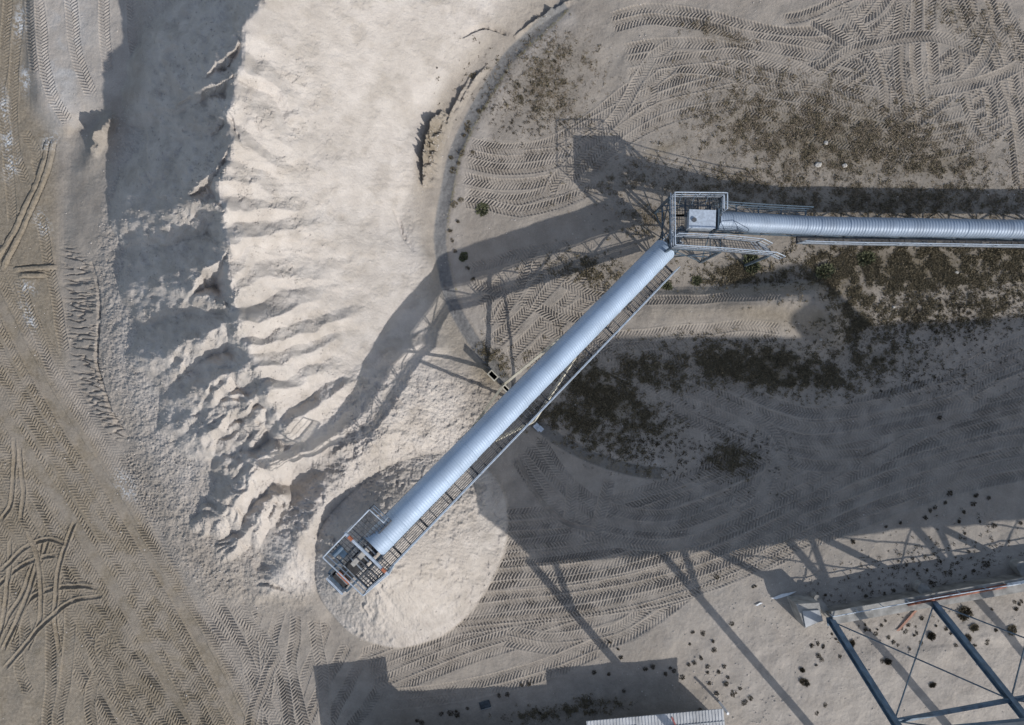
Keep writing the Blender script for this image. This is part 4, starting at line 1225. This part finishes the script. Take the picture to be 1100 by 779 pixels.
near_base = [P(893, 667, HW), P(1002, 647, HW), P(1116, 628, HW), P(1236, 608, HW)]
zb = 145
fl = 0
near_top = []
for i, nb in enumerate(near_base):
    x0 = nb.x * S + CU; y0 = CV - nb.y * S
    nt_ = PL(x0 + 0.155 * (zb - HW), y0 + 0.61 * (zb - HW), zb)
    near_top.append(nt_)
    b = MB(); ibeam(b, nb, nt_, 0.40, 0.34, (0.2, 1, 0.4)); o = b.build('leg', M['leg_blue'], br)
    b = MB(); b.box(nb + UPZ * 0.02, 0.62, 0.55, 0.05, (1, 0.18, 0)); b.build('base_plate', M['steel'], o)
far_x = [731, 869, 1006, 1143, 1275]
far_top = []
for i, fx in enumerate(far_x):
    y = 757 - (fx - 739) * 0.095
    ft = PL(fx, y, zb); far_top.append(ft)
    fbse = PL(fx + 0.135 * zb, y + 0.40 * zb, -4)
    b = MB(); ibeam(b, fbse, ft, 0.40, 0.34, (0.2, -1, 0.4)); b.build('leg', M['leg_blue'], br)
    nodep = fbse.lerp(ft, 0.74)
    b = MB()
    b.bar(nodep, ft + Vector((1.75, 0.1, 0)), 0.32)
    b.build('knee_brace', M['leg_blue'], br)
for nb, nt_ in zip(near_base, near_top):
    q = nb.lerp(nt_, 0.06)
    b = MB()
    b.bar(nt_.lerp(nb, 0.0), nt_ + Vector((0.5, 1.2, 0.02)), 0.2)
for i in range(3):
    # tie at mid height and the thin crossed rods of every bay
    f = (113 - HW) / (zb - HW)
    t0, t1 = near_base[i].lerp(near_top[i], f), near_base[i + 1].lerp(near_top[i + 1], f)
    b = MB(); b.bar(t0, t1, 0.2, 0.2); b.build('tie_beam', M['leg_blue'], br)
    for (p, q) in ((near_base[i] + UPZ * 0.15, t1), (near_base[i + 1] + UPZ * 0.15, t0)):
        b = MB(); b.tube(p, q, 0.045, 6); b.build('brace_rod', M['steel'], br)
    t2, t3 = near_top[i], near_top[i + 1]
    b = MB(); b.tube(t0, t3, 0.045, 6); b.build('brace_rod', M['steel'], br)
ev = Vector((0.9955, 0.095, 0)); nv_ = Vector((-0.095, 0.9955, 0))
D0 = PL(739, 760, zb)
Wd = 36 / S
prof = [(0, 0), (700 / S, 0), (700 / S, 146 / S), (269 / S, 166 / S), (0, 76 / S)]
b = MB(); k = len(prof); n0 = len(b.v)
for off_ in (0.0, Wd):
    for (x, z) in prof: b.v.append(tuple(D0 + ev * x + nv_ * off_ + UPZ * z))
b.f.append(tuple(range(k))); b.f.append(tuple(k + i for i in reversed(range(k))))
for i in (0, 1, 4): b.f.append((i, i + k, (i + 1) % k + k, (i + 1) % k))
for i in (2, 3): b.f.append((i, i + k, (i + 1) % k + k, (i + 1) % k))
b.build('wall', M['wallsheet'], br)
b = MB()
for (i, j) in ((4, 3), (3, 2)):
    p, q = [D0 + ev * prof[a][0] + nv_ * (Wd / 2) + UPZ * (prof[a][1] + 0.06) for a in (i, j)]
    b.bar(p, q, Wd + 0.3, 0.08)
b.build('roof', M['roof'], br)
b = MB(); dc_ = D0 + ev * (512 / S) + nv_ * (Wd / 2)
b.tube(dc_ + UPZ * 8.6, dc_ + UPZ * 13.0, 2.0, 20); b.tube(dc_ + UPZ * 13.0, dc_ + UPZ * 13.6, 1.2, 16)
b.build('hopper', M['wallsheet'], br)
b = MB()
b.bar(D0 - UPZ * 0.16 + nv_ * 0.1, D0 + ev * 43 - UPZ * 0.16 + nv_ * 0.1, 0.2, 0.3); b.bar(D0 - UPZ * 0.16 + nv_ * (Wd - 0.1), D0 + ev * 43 - UPZ * 0.16 + nv_ * (Wd - 0.1), 0.2, 0.3)
b.build('floor_beam', M['leg_blue'], br)


# ------------------------------------------------------------------ sheds along the lower edge
def shed(label, corners, h, depth, trim=False, pipe=False):
    a, c = corners
    p, q = PL(*a, h), PL(*c, h)
    e = (q - p); L_ = e.length; e.normalize(); inw = Vector((e.y, -e.x, 0))
    rt = empty('shed', ((p + q) / 2) * 1.0, label, 'shed'); rt.location.z = 0
    b = MB(); m_ = (p + q) / 2 + inw * depth / 2
    mw = m_ + inw * 0.75
    b.box((mw.x, mw.y, h / S / 2 - 0.1), L_ - 0.1, depth - 1.6, h / S - 0.2, e); b.build('wall', M['wallsheet'], rt)
    b = MB(); n = int(L_ / 0.2)
    b.box((m_.x, m_.y, h / S - 0.03), L_, depth, 0.05, e)
    for i in range(n):
        r0 = p + e * (i + 0.5) * L_ / n + UPZ * 0.012
        b.bar(r0 + inw * 0.01, r0 + inw * (depth - 0.01), 0.05, 0.03)
    roof = b.build('roof', M['roof'], rt)
    b = MB()
    for f in (0.33, 0.66, 0.9):
        b.bar(p + inw * depth * f * 0.6 + UPZ * 0.035, q + inw * depth * f * 0.6 + UPZ * 0.035, 0.04, 0.03)
    b.build('roof_batten', M['cleat'], roof)
    if trim:
        b = MB(); r0 = p.lerp(q, 0.62) + UPZ * 0.05; b.bar(r0 + inw * 0.2, r0 + inw * 2.2 + e * 0.7, 0.1, 0.03); b.build('red_strip', M['redtrim'], roof)
        b = MB(); b.bar(p + inw * 0.62 + UPZ * 0.05, p + inw * 0.62 + e * 3.2 + UPZ * 0.05, 0.14, 0.03); b.build('red_strip', M['redtrim'], roof)
    if pipe:
        b = MB(); d0 = q + e * 0.35 + inw * 0.7; b.tube(Vector((d0.x, d0.y, 0)), Vector((d0.x + 0.1, d0.y, 1.5)), 0.09, 10); b.build('downpipe', M['white'], rt)


def unP(u, v, h):
    k = 1 - h / F
    return (CU + (u - CU) * k, CV + (v - CV) * k)


shed('low shed with a pale ribbed roof and red strips at the lower edge', (unP(630, 775, 35), unP(777, 761.5, 35)), 35, 4.0, True, True)
shed('low shed just outside the frame joining the pale ribbed roof', ((455, 781), (648, 774)), 35, 4.0)
shed('taller shed outside the frame whose square shadow lies on the wheel tracks', ((393, 770), (470, 760)), 50, 4.0)

# ------------------------------------------------------------------ loose things on the ground
b = MB(); p = G(521, 757, 0.05)
b.box(p, 0.72, 0.5, 0.05, (1, 0.32, 0.06)); pn = empty('panel', p, 'small dark framed panel lying on the shaded sand by the sheds', 'panel')
b.build('plate', M['dark_panel'], pn)
b = MB()
for sgn in (-1, 1): b.box(p + Vector((0.06, -0.18, 0.035)) * sgn * 1.25 + UPZ * 0.035, 0.72, 0.03, 0.03, (1, 0.32, 0.06))
b.build('rim', M['cleat'], pn)


def sheet(name, pts, mat, label, cat, th=0.03, lift=0.05):
    b = MB(); ps = [G(u, v, lift) for u, v in pts]
    k = len(ps); n0 = 0
    b.v += [tuple(q) for q in ps] + [tuple(q + UPZ * th) for q in ps]
    b.f.append(tuple(reversed(range(k)))); b.f.append(tuple(range(k, 2 * k)))
    for i in range(k): b.f.append((i, (i + 1) % k, (i + 1) % k + k, i + k))
    tag(b.build(name, mat), label, cat)


sheet('plastic_strip', [(828, 642.5), (840, 638), (855, 635), (848, 639), (834, 643.5)], M['white'], 'long white plastic strip on the sand beside the concrete block', 'debris')
sheet('plastic_strip', [(811, 650), (816, 647), (819, 647.5), (813, 650.5)], M['white'], 'short white plastic scrap on the sand past the long white strip', 'debris')
sheet('plank', [(962, 677), (965, 677), (985, 656), (982, 656)], M['plank'], 'faded red plank lying on the sand below the wall', 'plank')
sheet('plastic_scrap', [(904, 649), (906, 648), (906, 651), (904.5, 651)], M['white'], 'tiny white scrap on the shaded sand behind the wall', 'debris')
for (u, v, s_, lab) in ((1027, 293, 2.0, 'pale stone half hidden in dark scrub below the level conveyor'), (882, 365, 1.5, 'small pale stone on the shaded earth mound'), (887, 154, 2.4, 'white stone in the brown scrub above the conveyor shadow'),
                        (879, 177, 3.4, 'broad white stone at the edge of the brown scrub'), (907, 178, 2.8, 'flat white stone close to the conveyor shadow edge'), (960, 330, 1.6, 'small grey stone on the speckled slope below the scrub')):
    bm_v, bm_f = [], []
    b = MB(); c = G(u, v); r = s_ / S
    nlat, nlon = 5, 9
    for i in range(nlat + 1):
        th = math.pi * i / nlat
        for j in range(nlon):
            a = 2 * math.pi * j / nlon
            rr = r * random.uniform(0.75, 1.1)
            b.v.append((c.x + rr * 1.2 * math.sin(th) * math.cos(a), c.y + rr * math.sin(th) * math.sin(a), c.z + 0.6 * rr * math.cos(th) + 0.03))
    for i in range(nlat):
        for j in range(nlon):
            b.f.append((i * nlon + j, (i + 1) * nlon + j, (i + 1) * nlon + (j + 1) % nlon, i * nlon + (j + 1) % nlon))
    tag(b.build('stone', M['stone']), lab, 'stone')


# ------------------------------------------------------------------ plants
def blades(n, rad, hgt, seed, wid=0.2):
    r = random.Random(seed); b = MB()
    for _ in range(n):
        a = r.uniform(0, 2 * math.pi); d = rad * math.sqrt(r.random()); x, y = d * math.cos(a), d * math.sin(a)
        hz = hgt * r.uniform(0.3, 1.0) * (1.15 - 0.6 * d / rad)
        la = r.uniform(0, 2 * math.pi); ww = rad * wid * r.uniform(0.5, 1.2)
        tip = (x * 1.25 + r.uniform(-0.3, 0.3) * rad, y * 1.25 + r.uniform(-0.3, 0.3) * rad, hz)
        k = len(b.v)
        b.v += [(x + ww * math.cos(la), y + ww * math.sin(la), hz * 0.35), (x - ww * math.cos(la), y - ww * math.sin(la), hz * 0.3), tip, (x, y, -0.04)]
        b.f += [(k, k + 1, k + 2), (k, k + 1, k + 3)]
    return b


def plant(name, u, v, rad, hgt, n, mat, label, cat, group=None, seed=0, proto={}):
    key = (name, seed % 5, mat.name)
    if key not in proto:
        o = blades(int(n * 2.2), 1.0, 1.0, seed % 5 + hash(name) % 1 + len(proto) * 3).build(name, mat)
        proto[key] = o
    else:
        o = proto[key].copy(); COL.objects.link(o)
    o.location = G(u, v); o.scale = (rad * random.uniform(0.75, 1.4), rad * random.uniform(0.75, 1.3), hgt * random.uniform(0.7, 1.3)); o.rotation_euler = (0, 0, (u * 7.3 + v * 3.1) % 6.28)
    for k in ('label', 'category', 'group'):
        if k in o: del o[k]
    return tag(o, label, cat, group)


WALL_T = [(1015, 676), (1027, 694), (1046, 694), (1059, 691), (1065, 654), (1095, 650), (929, 676), (935, 677), (940, 680), (947, 672), (930, 671), (960, 691), (965, 694), (972, 679), (975, 672), (981, 682), (985, 679), (990, 691),
          (977, 697), (915, 691), (898, 687), (872, 693), (879, 691), (885, 695), (882, 708), (876, 715), (902, 706), (947, 710), (877, 765), (887, 758), (991, 665), (1006, 672), (1060, 688), (1089, 646), (1092, 655), (1098, 646), (1069, 676),
          (893, 682), (902, 690), (880, 704), (952, 667), (943, 676), (955, 684), (967, 674), (983, 674), (1020, 668), (1022, 680)]
for i, (u, v) in enumerate(WALL_T):
    plant('weed_tuft', u + random.uniform(-1, 1), v + random.uniform(-1, 1), random.uniform(0.07, 0.15), random.uniform(0.06, 0.13), 34, M['tuft'], 'small dark dry weed tuft on the sunlit sand between the blue legs and the wall', 'weed', 'weed tufts on the sand below the wall', i)
for i, (u, v, r_, lab) in enumerate(((1036, 659, 0.46, 'wide dark dry bush on the sand right below the red pipe'), (1046, 674, 0.34, 'round greenish dry bush a step below the wide dark one'), (1000, 683, 0.36, 'dry bush beside the thin crossed rod and the second blue leg'),
                                     (1087, 677, 0.3, 'lone olive bush casting a long soft shadow near the photo edge'), (1040, 685, 0.26, 'small dry bush just under the round greenish bush'), (954, 711, 0.27, 'dry bush in the middle of the bay between the blue legs'),
                                     (864, 733, 0.36, 'dry double bush on open sand outside the first blue leg'), (862, 720, 0.26, 'faint dry bush just above the double bush outside the first blue leg'), (1002, 736, 0.26, 'pale dry bush on smooth sand between the two blue legs'), (915, 692, 0.26, 'dry bush close beside the first blue leg'))):
    plant('dry_bush', u, v, r_ * 0.75, r_ * 0.6, 90, M['tuft'] if i not in (1, 3) else M['scrub'], lab, 'bush', None, i)
SHADE_T = [(886, 639), (935, 643), (930, 640), (940, 647), (952, 566), (968, 562), (994, 556), (999, 548), (1004, 545), (1015, 540), (1035, 550), (1045, 541), (1048, 532), (1062, 535), (1052, 560), (1036, 573), (946, 420), (1009, 449), (980, 600), (995, 612), (1010, 603),
           (916, 582), (960, 634), (1000, 626), (1020, 616), (1045, 613), (1060, 606), (1068, 565), (1096, 562), (970, 640), (1030, 560), (1020, 530)]
for i, (u, v) in enumerate(SHADE_T):
    plant('weed_tuft', u, v, random.uniform(0.08, 0.17), 0.13, 34, M['tuft'], 'small dark weed tuft in the shadow band above the concrete wall', 'weed', 'weed tufts in the shade above the wall', i)
YARD_T = [(664, 697), (667, 706), (654, 724), (626, 701), (755, 680), (744, 679), (741, 692), (766, 689), (786, 670), (767, 698), (740, 714), (746, 712), (753, 707), (760, 716), (772, 722), (720, 718), (715, 724), (724, 721), (733, 728), (701, 716), (693, 718), (655, 690), (780, 735), (770, 745), (762, 734),
          (560, 736), (568, 735), (573, 734), (536, 747), (545, 746), (502, 761), (490, 764), (484, 766), (474, 767), (453, 776), (448, 774), (491, 768), (638, 722), (670, 742), (752, 763), (580, 766), (788, 745), (795, 740), (782, 728), (800, 755), (806, 750), (778, 716), (760, 722)]
for i, (u, v) in enumerate(YARD_T):
    plant('weed_tuft', u, v, random.uniform(0.08, 0.18), 0.13, 34, M['tuft'], 'small dark weed tuft on the level sand around the sheds at the lower edge', 'weed', 'weed tufts around the sheds', i)
RIM_T = [(507, 82), (520, 117), (544, 78), (503, 133), (499, 146), (508, 164), (497, 165), (485, 170), (487, 183), (493, 176), (503, 140), (555, 92), (560, 105), (488, 220), (492, 238), (484, 248), (486, 258), (495, 215), (489, 270), (502, 288), (508, 300), (560, 108), (606, 88), (575, 118), (596, 66), (515, 120),
         (810, 630), (770, 620)]
for i, (u, v) in enumerate(RIM_T):
    plant('weed_tuft', u, v, random.uniform(0.1, 0.2), 0.14, 40, M['scrub'], 'small olive weed tuft near the curved rim of the round sand terrace', 'weed', 'weed tufts along the round rim', i)
for i, (u, v, r_, lab) in enumerate(((518, 225, 0.40, 'spreading green shrub alone on sunlit sand beside the stacker shadow'), (498, 276, 0.36, 'smaller green shrub inside the conveyor shadow by the round rim'), (664, 437, 0.0, ''), (807, 283, 0.6, 'green bush beside the gangway steps'), (930, 278, 0.62, 'pale green bush below the level conveyor cover'),
                                     (716, 309, 0.42, 'low green bush in the strip of scrub at the foot of the stacker walkway'), (748, 302, 0.4, 'low green bush at the sunlit end of the scrub strip'), (886, 292, 0.55, 'olive bush at the dark corner of the scrub by the earth mound'))):
    if r_: plant('green_shrub', u, v, r_ * 0.85, r_ * 0.5, 130, M['green'], lab, 'shrub', None, i)


def scatter_stuff(name, dens, count, rad, hgt, per, mat, seed, label=None):
    """uncountable ground cover: clumps of small leaf faces, thick where dens is high"""
    g = np.random.default_rng(seed)
    pr = dens.ravel().astype(np.float64); pr = pr / pr.sum()
    ids = g.choice(len(pr), size=count, p=pr)
    iv, iu = np.unravel_index(ids, dens.shape)
    X, Y, Z = (W3.reshape(NV, NU, 3)[NB + iv, NB + iu]).T
    cl = np.repeat(np.arange(count), per)
    sc = np.repeat(g.uniform(0.5, 1.3, count), per)
    a = g.uniform(0, 2 * np.pi, len(cl)); d = rad * sc * np.sqrt(g.random(len(cl)))
    bx, by = X[cl] + d * np.cos(a), Y[cl] + d * np.sin(a); bz = Z[cl] - 0.02
    h = hgt * sc * g.uniform(0.3, 1.0, len(cl)); la = g.uniform(0, 2 * np.pi, len(cl)); ww = rad * 0.34 * sc * g.uniform(0.5, 1.2, len(cl))
    v = np.empty((len(cl), 3, 3))
    v[:, 0] = np.stack([bx + ww * np.cos(la), by + ww * np.sin(la), bz + h * 0.35], 1)
    v[:, 1] = np.stack([bx - ww * np.cos(la), by - ww * np.sin(la), bz + h * 0.2], 1)
    v[:, 2] = np.stack([bx + g.normal(0, rad * 0.5, len(cl)), by + g.normal(0, rad * 0.5, len(cl)), bz + h], 1)
    me = np_mesh(name, v.reshape(-1, 3), np.arange(len(cl) * 3).reshape(-1, 3), mat, smooth=False, tris=True)
    o = bpy.data.objects.new(name, me); COL.objects.link(o)
    tag(o, label, None, None, 'stuff')


clump = np.clip(veg, 0, 1) ** 1.3 * sm(n_mid + 0.5 * n_fine + 0.7 * n_patch, -0.6, 1.0)
lower = sm(vd, 240, 262)
scatter_stuff('scrub', clump * (0.22 + lower), 30000, 0.13, 0.12, 8, M['scrub'], 31, 'low dark scrub covering the ground')
scatter_stuff('dead_brush', clump * (1.1 - lower), 22000, 0.11, 0.06, 7, M['scrub_brown'], 32, 'low brown dead brush on the sand')
mo_ = np.zeros_like(dz)
rr_ = spline(RING[1:11], 0.4)
for off_ in (-2.5, -1.8, -1.2, -0.6, 0):
    iu = np.rint((rr_[:, 0] - UD0 + off_ * 0.7) / DS).astype(int); iv = np.rint((rr_[:, 1] - VD0 + off_ * 0.7) / DS).astype(int)
    ok = (iu >= 0) & (iu < nu) & (iv >= 0) & (iv < nv)
    mo_[iv[ok], iu[ok]] = sm(n_patch[iv[ok], iu[ok]], -1.6, 0.4) + 0.02
scatter_stuff('moss', mo_, 1800, 0.06, 0.03, 6, M['moss'], 33, 'thin yellow moss line along the curved concrete gutter')
speck = sm(noise(2.2, 9, 0.2, seed=41), 1.1, 1.7) * (ell(1020, 335, 95, 28, -0.15) + 0.5 * ell(690, 470, 90, 30, 0.4) + 0.35 * ell(1000, 400, 100, 24, -0.1) + 0.4 * ell(800, 480, 40, 20, 0) + 0.35 * ell(560, 110, 60, 40, 0.4) + 0.3 * ell(1000, 610, 90, 30, -0.2))
scatter_stuff('weeds', speck, 3800, 0.11, 0.12, 6, M['tuft'], 42, 'scattered specks of weed on bare sand')


def scatter_clods(name, dens, count, r0, r1, mat, seed, label):
    """loose lumps and pebbles too many to count: one mesh of small squashed octahedra"""
    g = np.random.default_rng(seed)
    pr = np.clip(dens, 0, None).ravel().astype(np.float64); pr = pr / pr.sum()
    ids = g.choice(len(pr), size=count, p=pr)
    iv, iu = np.unravel_index(ids, dens.shape)
    C = W3.reshape(NV, NU, 3)[NB + iv, NB + iu]
    r = r0 + (r1 - r0) * g.random(count) ** 3
    an_ = g.uniform(0, 2 * np.pi, count)
    v = np.empty((count, 6, 3))
    for k in range(4):
        rr = r * g.uniform(0.7, 1.25, count)
        v[:, k] = C + np.stack([rr * np.cos(an_ + k * np.pi / 2), rr * np.sin(an_ + k * np.pi / 2), r * g.uniform(0.0, 0.4, count)], 1)
    v[:, 4] = C + np.stack([r * 0.2, r * 0.1, r * g.uniform(0.6, 1.0, count)], 1)
    v[:, 5] = C - np.stack([r * 0, r * 0, r * 0.4], 1)
    f = []
    for k in range(4):
        f += [(k, (k + 1) % 4, 4), ((k + 1) % 4, k, 5)]
    fa = np.array(f)[None] + (np.arange(count) * 6)[:, None, None]
    o = bpy.data.objects.new(name, np_mesh(name, v.reshape(-1, 3), fa.reshape(-1, 3), mat, smooth=False, tris=True)); COL.objects.link(o)
    tag(o, label, None, None, 'stuff')


M['clod'] = new_mat('sand_clod', (0.48, 0.44, 0.40), 0.95, 0, 0, 1, color2=(0.36, 0.33, 0.295), island=True)
cl_d = (0.9 * near * sm(rough + 0.4 * n_mid, 0.3, 1.2) + 1.0 * stock * sm(-dcr, -5, 20) * (0.3 + rough) * (0.4 + sm(n_mid, 0, 1)) + 0.5 * cone_m * sm(qd, 0.6, 1) * sm(n_mid, 0, 1.2)
        + 0.5 * south * sm(n_mid, 0.2, 1.2) + 1.2 * ell(795, 745, 60, 30, 0.4) * sm(n_mid, -0.2, 1) + 0.35 * ell(870, 640, 70, 60, 0) + 0.10 * yard * sm(n_patch, 0.2, 1.5) + 1.5 * ell(466, 160, 7, 45, 0.25))
scatter_clods('clods', cl_d, 12000, 0.02, 0.075, M['clod'], 71, 'loose clods and pebbles on the sand')

# ------------------------------------------------------------------ camera, sun, sky
cam = bpy.data.cameras.new('camera'); co = bpy.data.objects.new('camera', cam); COL.objects.link(co)
co.location = (0, 0, F / S); cam.sensor_width = 36; cam.lens = 36 * F / 1100
cam.clip_end = 2000; cam.clip_start = 0.1
scene.camera = co
w = bpy.data.worlds.new('World'); scene.world = w; w.use_nodes = True
nt = w.node_tree
sky = nt.nodes.new('ShaderNodeTexSky'); sky.sky_type = 'NISHITA'; sky.sun_disc = False
sky.dust_density = 1.0
sky.ozone_density = 1.0
sky.sun_elevation = SUN_ELEV
sky.sun_rotation = math.atan2(SUN_DIR.x, SUN_DIR.y)
hs = nt.nodes.new('ShaderNodeHueSaturation'); hs.inputs['Saturation'].default_value = 0.78
nt.links.new(sky.outputs[0], hs.inputs['Color']); nt.links.new(hs.outputs[0], nt.nodes['Background'].inputs[0])
nt.nodes['Background'].inputs[1].default_value = 0.15
sl = bpy.data.lights.new('sun', 'SUN'); so = bpy.data.objects.new('sun', sl); COL.objects.link(so)
sl.energy = 3.55; sl.angle = math.radians(0.5); sl.color = (1.0, 0.96, 0.915)
so.rotation_euler = SUN_DIR.to_track_quat('Z', 'Y').to_euler()
so.location = (60, -60, 60)
scene.view_settings.view_transform = 'Standard'
scene.view_settings.look = 'None'
scene.view_settings.exposure = 0.0
scene.view_settings.gamma = 1.0
scene.render.engine = 'CYCLES'
scene.cycles.use_denoising = True
scene.cycles.denoiser = 'OPENIMAGEDENOISE'
scene.cycles.denoising_prefilter = 'ACCURATE'
scene.cycles.denoising_input_passes = 'RGB_ALBEDO_NORMAL'
